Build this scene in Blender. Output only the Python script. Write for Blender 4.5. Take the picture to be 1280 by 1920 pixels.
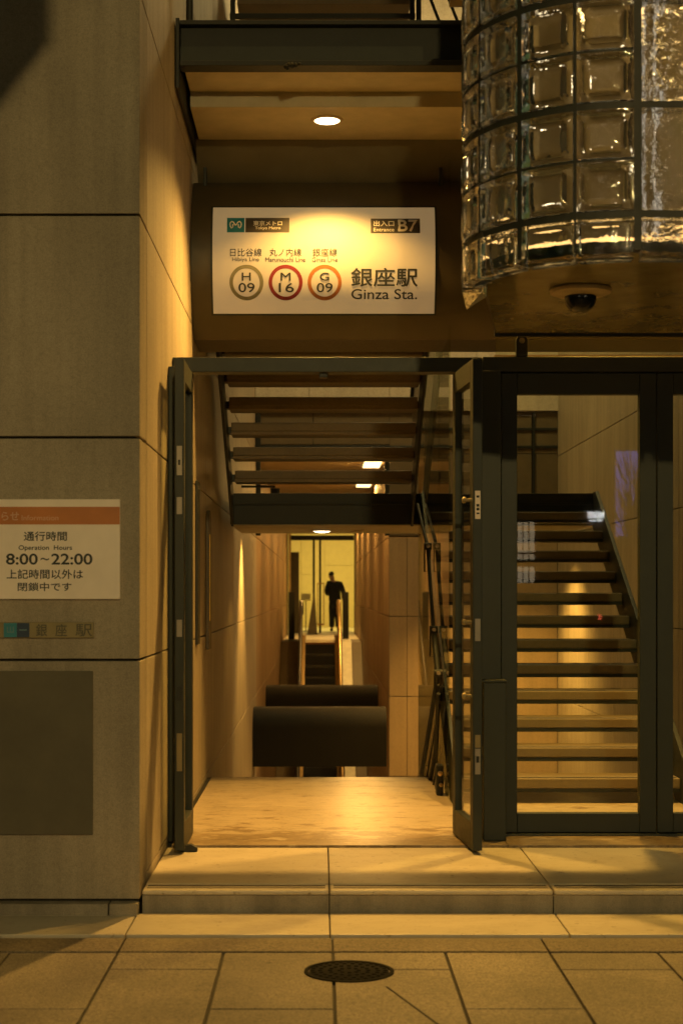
import bpy, math, random
from mathutils import Vector, Matrix
random.seed(7)
R = math.radians
for o in list(bpy.data.objects):
    bpy.data.objects.remove(o)
sc = bpy.context.scene
COL = sc.collection

# ------------------------------------------------------------------ camera
cam_d = bpy.data.cameras.new("Camera")
cam = bpy.data.objects.new("Camera", cam_d)
COL.objects.link(cam)
cam.location = (0, 0, 1.44)
cam.rotation_euler = (R(90), 0, 0)
cam_d.lens = 56.25
cam_d.sensor_width = 36
cam_d.shift_x = 40 / 1920
cam_d.shift_y = 150 / 1920
cam_d.clip_end = 400
cam_d.dof.use_dof = True
cam_d.dof.focus_distance = 10.9
cam_d.dof.aperture_fstop = 3.2
sc.camera = cam

# ------------------------------------------------------------------ world and exposure
w = bpy.data.worlds.new("World")
sc.world = w
w.use_nodes = True
nt = w.node_tree
bg = nt.nodes["Background"]
sky = nt.nodes.new("ShaderNodeTexSky")
sky.sky_type = 'NISHITA'
sky.sun_disc = False
sky.sun_elevation = R(1.0)
sky.sun_rotation = R(200)
tint = nt.nodes.new("ShaderNodeMixRGB")
tint.blend_type = 'MULTIPLY'
tint.inputs[0].default_value = 1
tint.inputs[2].default_value = (0.75, 1.0, 0.45, 1)
nt.links.new(sky.outputs[0], tint.inputs[1])
nt.links.new(tint.outputs[0], bg.inputs[0])
bg.inputs[1].default_value = 0.07
sc.view_settings.view_transform = 'Standard'
sc.view_settings.look = 'None'
sc.view_settings.exposure = 0.0
sc.view_settings.gamma = 1
sc.cycles.use_denoising = True
sc.cycles.max_bounces = 14
sc.cycles.transmission_bounces = 12
sc.cycles.transparent_max_bounces = 16
sc.cycles.glossy_bounces = 6
sc.cycles.diffuse_bounces = 4
sc.cycles.caustics_reflective = False
sc.cycles.caustics_refractive = False
sc.cycles.sample_clamp_indirect = 4

WARM = (1.0, 0.53, 0.105)
AMBER = (1.0, 0.53, 0.12)
YELLOW = (1.0, 0.68, 0.10)


def lamp(name, kind, loc, energy, color, target=None, size=0.1, cone=None, blend=0.3, parent=None, size_y=None):
    d = bpy.data.lights.new(name, kind)
    d.energy = energy
    d.color = color
    if kind == 'AREA':
        d.size = size
        if size_y:
            d.shape = 'RECTANGLE'
            d.size_y = size_y
    elif kind == 'SUN':
        d.angle = size
    else:
        d.shadow_soft_size = size
    if cone:
        d.spot_size = cone
        d.spot_blend = blend
    o = bpy.data.objects.new(name, d)
    COL.objects.link(o)
    o.location = loc
    if target is not None:
        v = Vector(target) - Vector(loc)
        o.rotation_euler = v.to_track_quat('-Z', 'Y').to_euler()
    return o


# the night's faint skyglow stands in for the sun; everything else is a lamp of the place
lamp('skyglow_sun', 'SUN', (0, -20, 30), 0.012, (1.0, 0.8, 0.45), (2, 10, 0), size=R(12))

# ------------------------------------------------------------------ materials
MATS = {}


def mat(name):
    m = bpy.data.materials.new(name)
    m.use_nodes = True
    MATS[name] = m
    t = m.node_tree
    return m, t, t.nodes['Principled BSDF']


def link(t, a, b):
    t.links.new(a, b)


def noise(t, scale, detail=4, vec=None, rough=0.55):
    n = t.nodes.new('ShaderNodeTexNoise')
    n.inputs['Scale'].default_value = scale
    n.inputs['Detail'].default_value = detail
    n.inputs['Roughness'].default_value = rough
    if vec is not None:
        link(t, vec, n.inputs['Vector'])
    return n.outputs['Fac']


def coords(t, scale=(1, 1, 1)):
    g = t.nodes.new('ShaderNodeNewGeometry')
    mp = t.nodes.new('ShaderNodeMapping')
    mp.inputs['Scale'].default_value = scale
    link(t, g.outputs['Position'], mp.inputs['Vector'])
    return mp.outputs['Vector']


def ramp(t, fac, stops):
    r = t.nodes.new('ShaderNodeValToRGB')
    e = r.color_ramp.elements
    e[0].position, e[0].color = stops[0][0], (*stops[0][1], 1)
    e[1].position, e[1].color = stops[-1][0], (*stops[-1][1], 1)
    for p, c in stops[1:-1]:
        x = e.new(p)
        x.color = (*c, 1)
    link(t, fac, r.inputs[0])
    return r.outputs[0]


def mul(t, a, b, fac=1.0):
    m = t.nodes.new('ShaderNodeMixRGB')
    m.blend_type = 'MULTIPLY'
    m.inputs[0].default_value = fac
    link(t, a, m.inputs[1])
    link(t, b, m.inputs[2])
    return m.outputs[0]


def bump(t, p, fac, strength, dist=0.01):
    b = t.nodes.new('ShaderNodeBump')
    b.inputs['Strength'].default_value = strength
    b.inputs['Distance'].default_value = dist
    link(t, fac, b.inputs['Height'])
    link(t, b.outputs[0], p.inputs['Normal'])


def stone(name, base, rough=0.75, speck=0.25, streak=0.25, cloud=0.2, spscale=170, bmp=0.15, spots=0.0, isl=0.10):
    m, t, p = mat(name)
    c = coords(t)
    fine = noise(t, spscale, 2, c, 0.7)
    a = ramp(t, fine, [(0.3, tuple(x * (1 - speck) for x in base)), (0.5, base), (0.72, tuple(min(1, x * (1 + speck)) for x in base))])
    big = noise(t, 1.7, 5, c)
    a = mul(t, a, ramp(t, big, [(0.3, (1 - cloud,) * 3), (0.7, (1, 1, 1))]))
    st = noise(t, 1, 4, coords(t, (9, 9, 0.5)))
    a = mul(t, a, ramp(t, st, [(0.35, (1 - streak,) * 3), (0.62, (1, 1, 1))]))
    gi = t.nodes.new('ShaderNodeNewGeometry')
    a = mul(t, a, ramp(t, gi.outputs['Random Per Island'], [(0.0, (1 - isl,) * 3), (1.0, (1, 1, 1))]))
    mid = noise(t, 38, 5, c, 0.75)
    a = mul(t, a, ramp(t, mid, [(0.3, (1 - speck * 0.9,) * 3), (0.5, (0.95,) * 3), (0.7, (1, 1, 1))]))
    if spots:
        vo = t.nodes.new('ShaderNodeTexVoronoi')
        vo.inputs['Scale'].default_value = 2.6
        link(t, c, vo.inputs['Vector'])
        a = mul(t, a, ramp(t, vo.outputs['Distance'], [(0.03, (0.5, 0.47, 0.42)), (0.05, (1, 1, 1))]), spots)
    link(t, a, p.inputs['Base Color'])
    p.inputs['Roughness'].default_value = rough
    bump(t, p, mid, bmp, 0.006)
    return m


def paint(name, base, rough=0.45, metal=0.0, vary=0.12, spec=0.5):
    m, t, p = mat(name)
    c = coords(t)
    n = noise(t, 6, 5, c)
    a = ramp(t, n, [(0.3, tuple(x * (1 - vary) for x in base)), (0.7, tuple(min(1, x * (1 + vary)) for x in base))])
    link(t, a, p.inputs['Base Color'])
    n2 = noise(t, 40, 3, c)
    r = t.nodes.new('ShaderNodeMapRange')
    r.inputs['To Min'].default_value = max(0.02, rough - 0.07)
    r.inputs['To Max'].default_value = min(1, rough + 0.1)
    link(t, n2, r.inputs['Value'])
    link(t, r.outputs[0], p.inputs['Roughness'])
    p.inputs['Metallic'].default_value = metal
    p.inputs['Specular IOR Level'].default_value = spec
    return m


def emit(name, color, strength):
    m, t, p = mat(name)
    p.inputs['Base Color'].default_value = (*color, 1)
    p.inputs['Emission Color'].default_value = (*color, 1)
    p.inputs['Emission Strength'].default_value = strength
    return m


def pane_glass(name, tintc=(0.93, 0.95, 0.88), ior=1.5, rough=0.0):
    m = bpy.data.materials.new(name)
    m.use_nodes = True
    t = m.node_tree
    t.nodes.clear()
    out = t.nodes.new('ShaderNodeOutputMaterial')
    mix = t.nodes.new('ShaderNodeMixShader')
    fr = t.nodes.new('ShaderNodeFresnel')
    fr.inputs[0].default_value = ior
    tr = t.nodes.new('ShaderNodeBsdfTransparent')
    tr.inputs[0].default_value = (*tintc, 1)
    gl = t.nodes.new('ShaderNodeBsdfGlossy')
    gl.inputs['Roughness'].default_value = rough
    ge = t.nodes.new('ShaderNodeNewGeometry')
    ml_ = t.nodes.new('ShaderNodeMath')
    # the pane reflects on its outer faces only
    inv = t.nodes.new('ShaderNodeMath')
    inv.operation = 'SUBTRACT'
    inv.inputs[0].default_value = 1
    link(t, ge.outputs['Backfacing'], inv.inputs[1])
    ml_.operation = 'MULTIPLY'
    link(t, inv.outputs[0], ml_.inputs[0])
    link(t, fr.outputs[0], ml_.inputs[1])
    link(t, ml_.outputs[0], mix.inputs[0])
    link(t, tr.outputs[0], mix.inputs[1])
    link(t, gl.outputs[0], mix.inputs[2])
    link(t, mix.outputs[0], out.inputs[0])
    return m


M_pier = stone('pier_limestone', (0.41, 0.345, 0.25), speck=0.22, streak=0.2, cloud=0.22, isl=0.06)
M_wall = stone('wall_limestone', (0.46, 0.39, 0.29), speck=0.2, streak=0.2, cloud=0.15, rough=0.6)
M_pass = stone('passage_stone', (0.42, 0.29, 0.17), speck=0.2, streak=0.3, cloud=0.2, rough=0.55)  # the wall limestone again, with the orange lighting mixed into its base
M_beige = stone('beige_wall', (0.5, 0.44, 0.34), speck=0.3, streak=0.1, cloud=0.1)
M_joint = paint('joint_dark', (0.03, 0.027, 0.02), 0.9)
M_frame = paint('dark_bronze_paint', (0.017, 0.022, 0.0145), 0.5, 0.1)
M_grid = paint('bay_joint', (0.024, 0.025, 0.018), 0.6)
M_black = paint('black_steel', (0.012, 0.014, 0.011), 0.5, 0.2)
M_fascia = paint('stair_steel', (0.010, 0.0125, 0.0095), 0.55, 0.1)
M_housing = paint('sign_housing_paint', (0.058, 0.045, 0.022), 0.45, 0.1)
M_soffit = paint('soffit_board', (0.42, 0.38, 0.27), 0.6)
M_brown = paint('brown_panel', (0.10, 0.075, 0.04), 0.5)
M_panelbox = paint('service_panel_paint', (0.10, 0.085, 0.05), 0.6)
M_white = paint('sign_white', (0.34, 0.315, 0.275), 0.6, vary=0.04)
_p = M_white.node_tree.nodes['Principled BSDF']      # no lamp inside; a faint glow added to the paint evens the downlight
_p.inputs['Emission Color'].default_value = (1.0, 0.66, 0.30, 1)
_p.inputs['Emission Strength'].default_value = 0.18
M_board = paint('notice_white', (0.88, 0.76, 0.66), 0.5, vary=0.06)
M_orange = paint('notice_orange', (0.5, 0.165, 0.032), 0.5)
M_ink = paint('ink_black', (0.02, 0.022, 0.02), 0.5)
M_teal = paint('tile_teal', (0.02, 0.20, 0.26), 0.4)
M_navy = paint('tile_navy', (0.012, 0.03, 0.07), 0.4)
M_darktile = paint('tile_brown', (0.055, 0.045, 0.035), 0.4)
M_grey_ring = paint('ring_grey', (0.15, 0.145, 0.10), 0.5)
M_red_ring = paint('ring_red', (0.17, 0.012, 0.014), 0.5)
M_orange_ring = paint('ring_orange', (0.26, 0.09, 0.02), 0.5)
M_palepink = paint('logo_white', (0.75, 0.7, 0.62), 0.4)
M_plate = paint('brass_plate', (0.24, 0.19, 0.09), 0.5, 0.3)
M_steel = paint('brushed_steel', (0.28, 0.25, 0.21), 0.45, 0.5)
M_brass = paint('brass_metal', (0.55, 0.40, 0.2), 0.3, 0.9)
M_tread = stone('tread_stone', (0.22, 0.17, 0.10), speck=0.2, streak=0.05, cloud=0.2, rough=0.6)
M_glass = pane_glass('clear_glass')
M_glass_g = pane_glass('green_glass', (0.88, 0.90, 0.80), 1.5)
M_yellow = paint('yellow_wall', (0.78, 0.70, 0.42), 0.5, vary=0.04)
M_pale = paint('pale_deck', (0.85, 0.83, 0.70), 0.4)
M_rubber = paint('black_rubber', (0.012, 0.012, 0.01), 0.35)
M_dome = paint('smoked_dome', (0.012, 0.014, 0.014), 0.08, 0.0)
M_cream = paint('cream_plastic', (0.5, 0.40, 0.24), 0.45)
M_suit = paint('suit_cloth', (0.012, 0.012, 0.013), 0.85)
M_skin = paint('skin', (0.45, 0.27, 0.18), 0.6)
M_hair = paint('hair', (0.012, 0.010, 0.009), 0.6)
M_gold = paint('bay_gold_wall', (0.22, 0.165, 0.07), 0.5)
M_bronze = paint('bay_soffit', (0.26, 0.23, 0.12), 0.16, 0.0, vary=0.2)
M_drum = paint('beam_leather_brown', (0.008, 0.007, 0.005), 0.75, spec=0.25)
M_lens = emit('lamp_lens', (1.0, 0.82, 0.5), 9.0)
M_strip = emit('strip_lens', (1.0, 0.72, 0.32), 3.0)
M_bulb = emit('bay_bulb', (1.0, 0.8, 0.5), 30.0)

# marble floor with veins and dirt
def marble(name, base, dark, rough=0.28, vein=0.5, dirt=False):
    m, t, p = mat(name)
    c = coords(t, (0.8, 1.3, 1))
    n = noise(t, 2.2, 7, c, 0.65)
    a = ramp(t, n, [(0.25, tuple(x * 0.84 for x in base)), (0.5, base), (0.8, tuple(min(1, x * 1.08) for x in base))])
    wv = t.nodes.new('ShaderNodeTexNoise')
    wv.inputs['Scale'].default_value = 2.2
    wv.inputs['Detail'].default_value = 9
    wv.inputs['Roughness'].default_value = 0.7
    link(t, coords(t, (0.9, 1.8, 1)), wv.inputs['Vector'])
    v = ramp(t, wv.outputs['Fac'], [(0.0, (1, 1, 1)), (0.475, (1, 1, 1)), (0.5, dark), (0.525, (1, 1, 1)), (1.0, (1, 1, 1))])
    a = mul(t, a, v, vein)
    sp = noise(t, 26, 3, coords(t))
    a = mul(t, a, ramp(t, sp, [(0.28, (0.35, 0.3, 0.22)), (0.36, (1, 1, 1))]), 0.7)
    if dirt:        # trodden-in dirt patches by the door sill, where feet and rain come in
        sepy = t.nodes.new('ShaderNodeSeparateXYZ')
        link(t, coords(t), sepy.inputs[0])
        dn = noise(t, 5, 8, coords(t, (1, 1.6, 1)), 0.7)
        ad = t.nodes.new('ShaderNodeMapRange')
        ad.inputs['From Min'].default_value = 9.1
        ad.inputs['From Max'].default_value = 10.0
        ad.inputs['To Min'].default_value = 0.16
        ad.inputs['To Max'].default_value = -0.06
        link(t, sepy.outputs['Y'], ad.inputs['Value'])
        sm_ = t.nodes.new('ShaderNodeMath')
        sm_.operation = 'ADD'
        link(t, dn, sm_.inputs[0])
        link(t, ad.outputs[0], sm_.inputs[1])
        a = mul(t, a, ramp(t, sm_.outputs[0], [(0.5, (1, 1, 1)), (0.56, (0.5, 0.42, 0.3)), (0.64, (0.36, 0.3, 0.2)), (0.7, (0.62, 0.55, 0.45))]), 0.85)
    link(t, a, p.inputs['Base Color'])
    rr = t.nodes.new('ShaderNodeMapRange')
    rr.inputs['To Min'].default_value = rough
    rr.inputs['To Max'].default_value = rough + 0.25
    link(t, n, rr.inputs['Value'])
    link(t, rr.outputs[0], p.inputs['Roughness'])
    bump(t, p, sp, 0.06, 0.004)
    return m


M_marble = marble('marble_floor', (0.44, 0.36, 0.25), (0.25, 0.2, 0.14), 0.21, 0.3, True)
M_step = marble('step_stone', (0.50, 0.44, 0.34), (0.75, 0.7, 0.62), 0.3, 0.5)
M_riser = stone('riser_stone', (0.38, 0.33, 0.25), speck=0.25, streak=0.3, cloud=0.3)
M_pave = stone('granite_paving', (0.27, 0.225, 0.17), speck=0.55, streak=0.0, cloud=0.5, spscale=120, rough=0.7, bmp=0.4, spots=0.7, isl=0.2)
M_band = stone('granite_band', (0.19, 0.15, 0.105), speck=0.55, streak=0.0, cloud=0.35, spscale=90, rough=0.75, bmp=0.3)
M_grout = paint('grout_dark', (0.045, 0.04, 0.03), 0.95)
M_asphalt = stone('asphalt', (0.05, 0.05, 0.048), speck=0.4, streak=0, cloud=0.2, spscale=80)
M_iron = paint('cast_iron', (0.010, 0.009, 0.007), 0.9, 0.0, spec=0.1)
M_night = stone('far_facade', (0.14, 0.13, 0.11), speck=0.2, streak=0.2)


def block_glass(name, scale, strength, rough):
    m, t, p = mat(name)
    p.inputs['Base Color'].default_value = (0.93, 0.92, 0.86, 1)
    p.inputs['Transmission Weight'].default_value = 1.0
    p.inputs['IOR'].default_value = 1.46
    p.inputs['Roughness'].default_value = rough
    n = noise(t, scale, 3, coords(t), 0.5)
    bump(t, p, n, strength, 0.02)
    return m


M_block = block_glass('block_glass', 30, 0.12, 0.05)
M_block_big = block_glass('rippled_block_glass', 34, 0.7, 0.06)


# ------------------------------------------------------------------ mesh helpers
class MB:
    def __init__(s):
        s.v, s.f = [], []

    def add(s, vs, fs):
        k = len(s.v)
        s.v += [tuple(q) for q in vs]
        s.f += [tuple(i + k for i in f) for f in fs]
        return s

    def box(s, x0, x1, y0, y1, z0, z1):
        return s.add([(x0, y0, z0), (x1, y0, z0), (x1, y1, z0), (x0, y1, z0), (x0, y0, z1), (x1, y0, z1), (x1, y1, z1), (x0, y1, z1)],
                     [(0, 3, 2, 1), (4, 5, 6, 7), (0, 1, 5, 4), (1, 2, 6, 5), (2, 3, 7, 6), (3, 0, 4, 7)])

    def prism(s, poly, axis, a, b):
        # poly: list of 2D points; axis 0 -> (y,z) extruded in x, 1 -> (x,z) in y, 2 -> (x,y) in z
        def P(q, t):
            return (t, q[0], q[1]) if axis == 0 else (q[0], t, q[1]) if axis == 1 else (q[0], q[1], t)
        n = len(poly)
        vs = [P(q, a) for q in poly] + [P(q, b) for q in poly]
        fs = [tuple(range(n - 1, -1, -1)), tuple(range(n, 2 * n))] + [(i, (i + 1) % n, n + (i + 1) % n, n + i) for i in range(n)]
        return s.add(vs, fs)

    def tube(s, pts, r, n=10, r1=None):
        pts = [Vector(p) for p in pts]
        rings = []
        for i, p in enumerate(pts):
            d = (pts[min(i + 1, len(pts) - 1)] - pts[max(i - 1, 0)]).normalized()
            u = d.cross(Vector((0, 0, 1)))
            if u.length < 1e-3:
                u = d.cross(Vector((1, 0, 0)))
            u.normalize()
            v = d.cross(u)
            rr = r if r1 is None else r + (r1 - r) * i / (len(pts) - 1)
            rings.append([p + u * rr * math.cos(2 * math.pi * k / n) + v * rr * math.sin(2 * math.pi * k / n) for k in range(n)])
        vs = [q for g in rings for q in g]
        fs = [(i * n + k, i * n + (k + 1) % n, (i + 1) * n + (k + 1) % n, (i + 1) * n + k) for i in range(len(pts) - 1) for k in range(n)]
        fs += [tuple(range(n - 1, -1, -1)), tuple((len(pts) - 1) * n + k for k in range(n))]
        return s.add(vs, fs)

    def lathe(s, prof, c=(0, 0, 0), n=28, axis='z'):
        vs = []
        for r, z in prof:
            for k in range(n):
                a = 2 * math.pi * k / n
                x, y = r * math.cos(a), r * math.sin(a)
                q = (x, y, z) if axis == 'z' else (x, z, y) if axis == 'y' else (z, x, y)
                vs.append((c[0] + q[0], c[1] + q[1], c[2] + q[2]))
        m = len(prof)
        fs = [(i * n + k, i * n + (k + 1) % n, (i + 1) * n + (k + 1) % n, (i + 1) * n + k) for i in range(m - 1) for k in range(n)]
        if prof[0][0] > 1e-6:
            fs.append(tuple(range(n - 1, -1, -1)))
        if prof[-1][0] > 1e-6:
            fs.append(tuple((m - 1) * n + k for k in range(n)))
        return s.add(vs, fs)


OFF = {}


def obj(name, mb, m, parent=None, bevel=0.0, smooth=False, local=False, seg=2):
    off = Vector((0, 0, 0)) if (parent is None or local) else OFF.get(parent.name, Vector((0, 0, 0)))
    me = bpy.data.meshes.new(name)
    me.from_pydata([tuple(Vector(q) - off) for q in mb.v], [], mb.f)
    me.validate()
    me.update()
    if m:
        me.materials.append(m)
    o = bpy.data.objects.new(name, me)
    COL.objects.link(o)
    if parent is not None:
        o.parent = parent
    OFF[o.name] = off
    if smooth:
        for p in me.polygons:
            p.use_smooth = True
        es = o.modifiers.new('split', 'EDGE_SPLIT')
        es.split_angle = R(38)
    if bevel:
        b = o.modifiers.new('bevel', 'BEVEL')
        b.width = bevel
        b.segments = seg
        b.limit_method = 'ANGLE'
        b.angle_limit = R(40)
    return o


def tag(o, label, cat, group=None, kind=None):
    o['label'] = label
    o['category'] = cat
    if group:
        o['group'] = group
    if kind:
        o['kind'] = kind
    return o


def struct(o):
    o['kind'] = 'structure'
    return o


def thing(name, label, cat, loc=(0, 0, 0), rotz=0.0, group=None):
    o = bpy.data.objects.new(name, None)
    COL.objects.link(o)
    o.location = loc
    o.rotation_euler = (0, 0, rotz)
    o.empty_display_size = 0.1
    OFF[o.name] = Vector(loc)
    return tag(o, label, cat, group)


def px(x, y, D):
    return Vector(((x - 600) * D / 3000, D, 1.44 - (y - 1110) * D / 3000))


# text ----------------------------------------------------------------------
def glyphs(body, bold=0.0, spacing=1.0):
    c = bpy.data.curves.new('lettering', 'FONT')
    c.body = body
    c.size = 1
    c.space_character = spacing
    c.resolution_u = 5
    o = bpy.data.objects.new('lettering', c)
    COL.objects.link(o)
    bpy.context.view_layer.update()
    dg = bpy.context.evaluated_depsgraph_get()
    me = bpy.data.meshes.new_from_object(o.evaluated_get(dg))
    vs = [(v.co.x, v.co.y) for v in me.vertices]
    fs = [tuple(p.vertices) for p in me.polygons]
    bpy.data.objects.remove(o)
    bpy.data.curves.remove(c)
    bpy.data.meshes.remove(me)
    xs = [q[0] for q in vs]
    ys = [q[1] for q in vs]
    x0, x1, y0, y1 = min(xs), max(xs), min(ys), max(ys)
    return [((x - x0) / (x1 - x0), (y - y0) / (y1 - y0)) for x, y in vs], fs


def text_to(mb, body, x0, x1, z0, z1, surf, bold=0.0, mirror=False):
    # heavier weights: shifted copies of the glyphs, each a hair in front of the last
    vs, fs = glyphs(body)
    d = bold * (z1 - z0) * 0.9
    sh = [(0, 0)] if not bold else [(-d, 0), (d, 0), (0, d), (0, -d)]
    for k, (dx, dz) in enumerate(sh):
        q = []
        for u, v in vs:
            p = surf(x0 + d + (x1 - x0 - 2 * d) * ((1 - u) if mirror else u) + dx, z0 + d + (z1 - z0 - 2 * d) * v + dz)
            q.append((p[0], p[1] - 0.00012 * k, p[2]))
        mb.add(q, fs)


# ================================================================== GROUND
g = MB()
gx, gy = [-150, -1.45, 3.5, 150], [-150, 9.0, 54, 150]
g.add([(x, y, -0.20) for y in gy for x in gx], [(j * 4 + i, j * 4 + i + 1, j * 4 + i + 5, j * 4 + i + 4) for j in range(3) for i in range(3) if (i, j) != (1, 1)])
struct(obj('ground', g, M_asphalt))
struct(obj('road', MB().box(-60, 60, -13, -1.5, -0.196, -0.19), M_asphalt))
gp = MB().box(-8, 8, -1.4, 7.74, -0.196, -0.143)
pav = struct(obj('pavement', gp, M_grout))
pm = MB()
band = MB()
cols = [-8 + 0.0]
xs = [-0.88 - 0.47 * k for k in range(14, 0, -1)] + [-0.88, -0.42, 0.055, 0.543, 0.998] + [0.998 + 0.47 * k for k in range(1, 14)]
for i in range(len(xs) - 1):
    x0, x1 = xs[i] + 0.006, xs[i + 1] - 0.006
    off = 6.66 if (i - 14) % 2 == 0 else 6.03
    ys = [6.975]
    y = off
    while y > -1.3:
        ys.append(y)
        y -= 1.27
    ys.append(-1.3)
    for a, b in zip(ys[:-1], ys[1:]):
        if a - b > 0.03:
            pm.box(x0, x1, b + 0.007, a - 0.007, -0.15, -0.130 - random.random() * 0.002)
struct(obj('paving_slab', pm, M_pave, pav, bevel=0.003))
bx = [-8, -4.5, -2.7, -0.88, 0.055, 0.998, 1.95, 4, 8]
for a, b in zip(bx[:-1], bx[1:]):
    band.box(a + 0.004, b - 0.004, 6.99, 7.255, -0.15, -0.129)
struct(obj('paving_band', band, M_band, pav, bevel=0.003))
ks = MB()
kx = [-8, -4, -1.62, -0.885, 0.045, 1.135, 2.2, 4, 8]
for a, b in zip(kx[:-1], kx[1:]):
    ks.box(a + 0.003, b - 0.003, 7.282, 7.757, -0.15, -0.118)
struct(obj('kerb_strip', ks, M_step, pav, bevel=0.004))

q = MB()
q.prism([(0.262, 6.36), (0.268, 6.36), (0.52, 5.5), (0.514, 5.5)], 2, -0.14, -0.1275)
struct(obj('paving_joint', q, M_grout, pav))
# manhole cover
mh = thing('manhole_cover', 'round dark cast iron manhole cover in the granite paving', 'manhole cover', (0.12, 6.62, -0.13))
mp = MB().lathe([(0.0, 0.004), (0.160, 0.004), (0.165, 0.001), (0.165, -0.012)], (0.12, 6.62, -0.13), 48)
obj('cover_plate', mp, M_iron, mh, smooth=True)
rg = MB().lathe([(0.169, -0.012), (0.169, 0.005), (0.186, 0.004), (0.188, -0.012)], (0.12, 6.62, -0.13), 48)
obj('rim', rg, M_iron, mh, smooth=True)
st = MB()
for r_, n_ in ((0.04, 8), (0.08, 16), (0.12, 22), (0.15, 28)):
    for k in range(n_):
        a = 2 * math.pi * k / n_
        cx, cy = 0.12 + r_ * math.cos(a), 6.62 + r_ * math.sin(a)
        st.box(cx - 0.008, cx + 0.008, cy - 0.006, cy + 0.006, -0.127, -0.1225)
obj('stud_pattern', st, M_iron, mh, bevel=0.001)

# front step
fs_ = thing('front_step', 'long pale stone entrance step with grooved nosing below the doors', 'step', (1.5, 8.4, -0.13))
sm, sn, sr = MB(), MB(), MB()
sx = [-0.868, 0.045, 1.135, 2.25, 3.4, 4.6]
for a, b in zip(sx[:-1], sx[1:]):
    sm.box(a + 0.003, b - 0.003, 7.965, 9.085, -0.10, -0.012)
    sn.box(a + 0.003, b - 0.003, 7.785, 7.95, -0.035, -0.012)
    sr.box(a + 0.002, b - 0.002, 7.80, 7.95, -0.15, -0.038)
obj('tread_slab', sm, M_step, fs_, bevel=0.003)
obj('nosing', sn, M_step, fs_, bevel=0.008, seg=3)
obj('riser', sr, M_riser, fs_, bevel=0.003)
q = MB()
for a, b in zip(sx[:-1], sx[1:]):
    q.box(a + 0.02, b - 0.02, 7.895, 7.925, -0.0125, -0.0105).box(a + 0.02, b - 0.02, 7.845, 7.86, -0.0125, -0.0105)
obj('grip_strip', q, paint('grip_strip_paint', (0.09, 0.075, 0.05), 0.6), fs_)
obj('bedding', MB().box(-0.866, 4.6, 7.83, 9.09, -0.19, -0.04), M_grout, fs_)

# entrance landing floor
lf = thing('landing_floor', 'worn veined marble landing floor inside the entrance doors', 'floor', (1.2, 10.8, 0))
lf['kind'] = 'structure'
lm = MB()
ly = [9.10, 9.32, 9.72, 10.2, 10.75, 11.3, 11.85, 12.2, 12.45]
for a, b in zip(ly[:-1], ly[1:]):
    off = random.uniform(-0.3, 0.3)
    cuts = [-0.845, 1.0 + off * 0.3, 3.19]
    for c0, c1 in zip(cuts[:-1], cuts[1:]):
        lm.box(c0 + 0.0015, c1 - 0.0015, a + 0.002, b - 0.002, -0.03, 0.0)
obj('marble_slab', lm, M_marble, lf, bevel=0.0015)
obj('slab_base', MB().box(-0.86, 3.19, 9.10, 12.44, -0.30, -0.02), M_grout, lf)
obj('drain_channel', MB().box(-0.873, -0.848, 9.2, 12.44, -0.02, -0.004), M_black, lf)

# lower hall floor
struct(obj('lower_floor', MB().box(-0.9, 3.2, 12.46, 31, -2.9, -2.5), M_marble))

# ================================================================== STONE WALLS
ZJ = [-3.21, -2.13, -1.05, 0.03, 1.11, 2.19, 3.27, 4.35, 5.43, 6.51, 7.59, 8.67, 9.75, 10.8]
G = 0.005


def panels_x(mb, X, th, ycuts, z0, z1, side):
    # wall plane at x = X, thickness th away from the passage
    zs = [z0] + [z for z in ZJ if z0 + 0.05 < z < z1 - 0.05] + [z1]
    for a, b in zip(ycuts[:-1], ycuts[1:]):
        for c, d in zip(zs[:-1], zs[1:]):
            xa, xb = (X - th, X) if side < 0 else (X, X + th)
            mb.box(xa, xb, a + 0.0035, b - 0.0035, c + G, d - G)


def panels_y(mb, Y, th, xcuts, z0, z1):
    zs = [z0] + [z for z in ZJ if z0 + 0.05 < z < z1 - 0.05] + [z1]
    for a, b in zip(xcuts[:-1], xcuts[1:]):
        for c, d in zip(zs[:-1], zs[1:]):
            mb.box(a + 0.003, b - 0.003, Y, Y + th, c + G, d - G)


WX = -0.874
pier = thing('stone_pier', 'tall weathered limestone pier with wide joints left of the entrance', 'wall', (-2, 8, -0.13))
m_ = MB()
zs = [-0.055] + [z for z in ZJ if 0 < z < 9] + [9.2]
zs = [-0.055, 1.11, 2.19, 3.27, 4.35, 5.43, 6.51, 7.59]
for c, d in zip(zs[:-1], zs[1:]):
    m_.box(-2.35, WX, 7.76, 8.068, c + 0.006, d - 0.006)
    m_.box(-4.5, -2.36, 7.76, 8.068, c + 0.006, d - 0.006)
obj('stone_panel', m_, M_pier, pier, bevel=0.004)
obj('pier_core', MB().box(-4.5, WX - 0.02, 7.79, 9.45, -0.19, 7.6), M_joint, pier)
obj('plinth', MB().box(-4.5, -1.02, 7.70, 7.785, -0.14, -0.062).box(-1.014, WX - 0.004, 7.70, 7.785, -0.14, -0.062), M_riser, pier, bevel=0.004)

lw = thing('side_wall', 'long limestone panelled wall running back along the left of the entrance', 'wall', (WX - 0.2, 15, -2.5))
m_ = MB()
panels_x(m_, WX, 0.05, [8.07, 10.2, 12.3, 14.4, 16.5, 18.6, 20.7, 21.95], -2.6, 9.75, -1)
obj('stone_panel', m_, M_wall, lw, bevel=0.002)
obj('wall_core', MB().box(-1.4, WX - 0.03, 9.46, 21.95, -2.6, 9.7), M_joint, lw)

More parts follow.
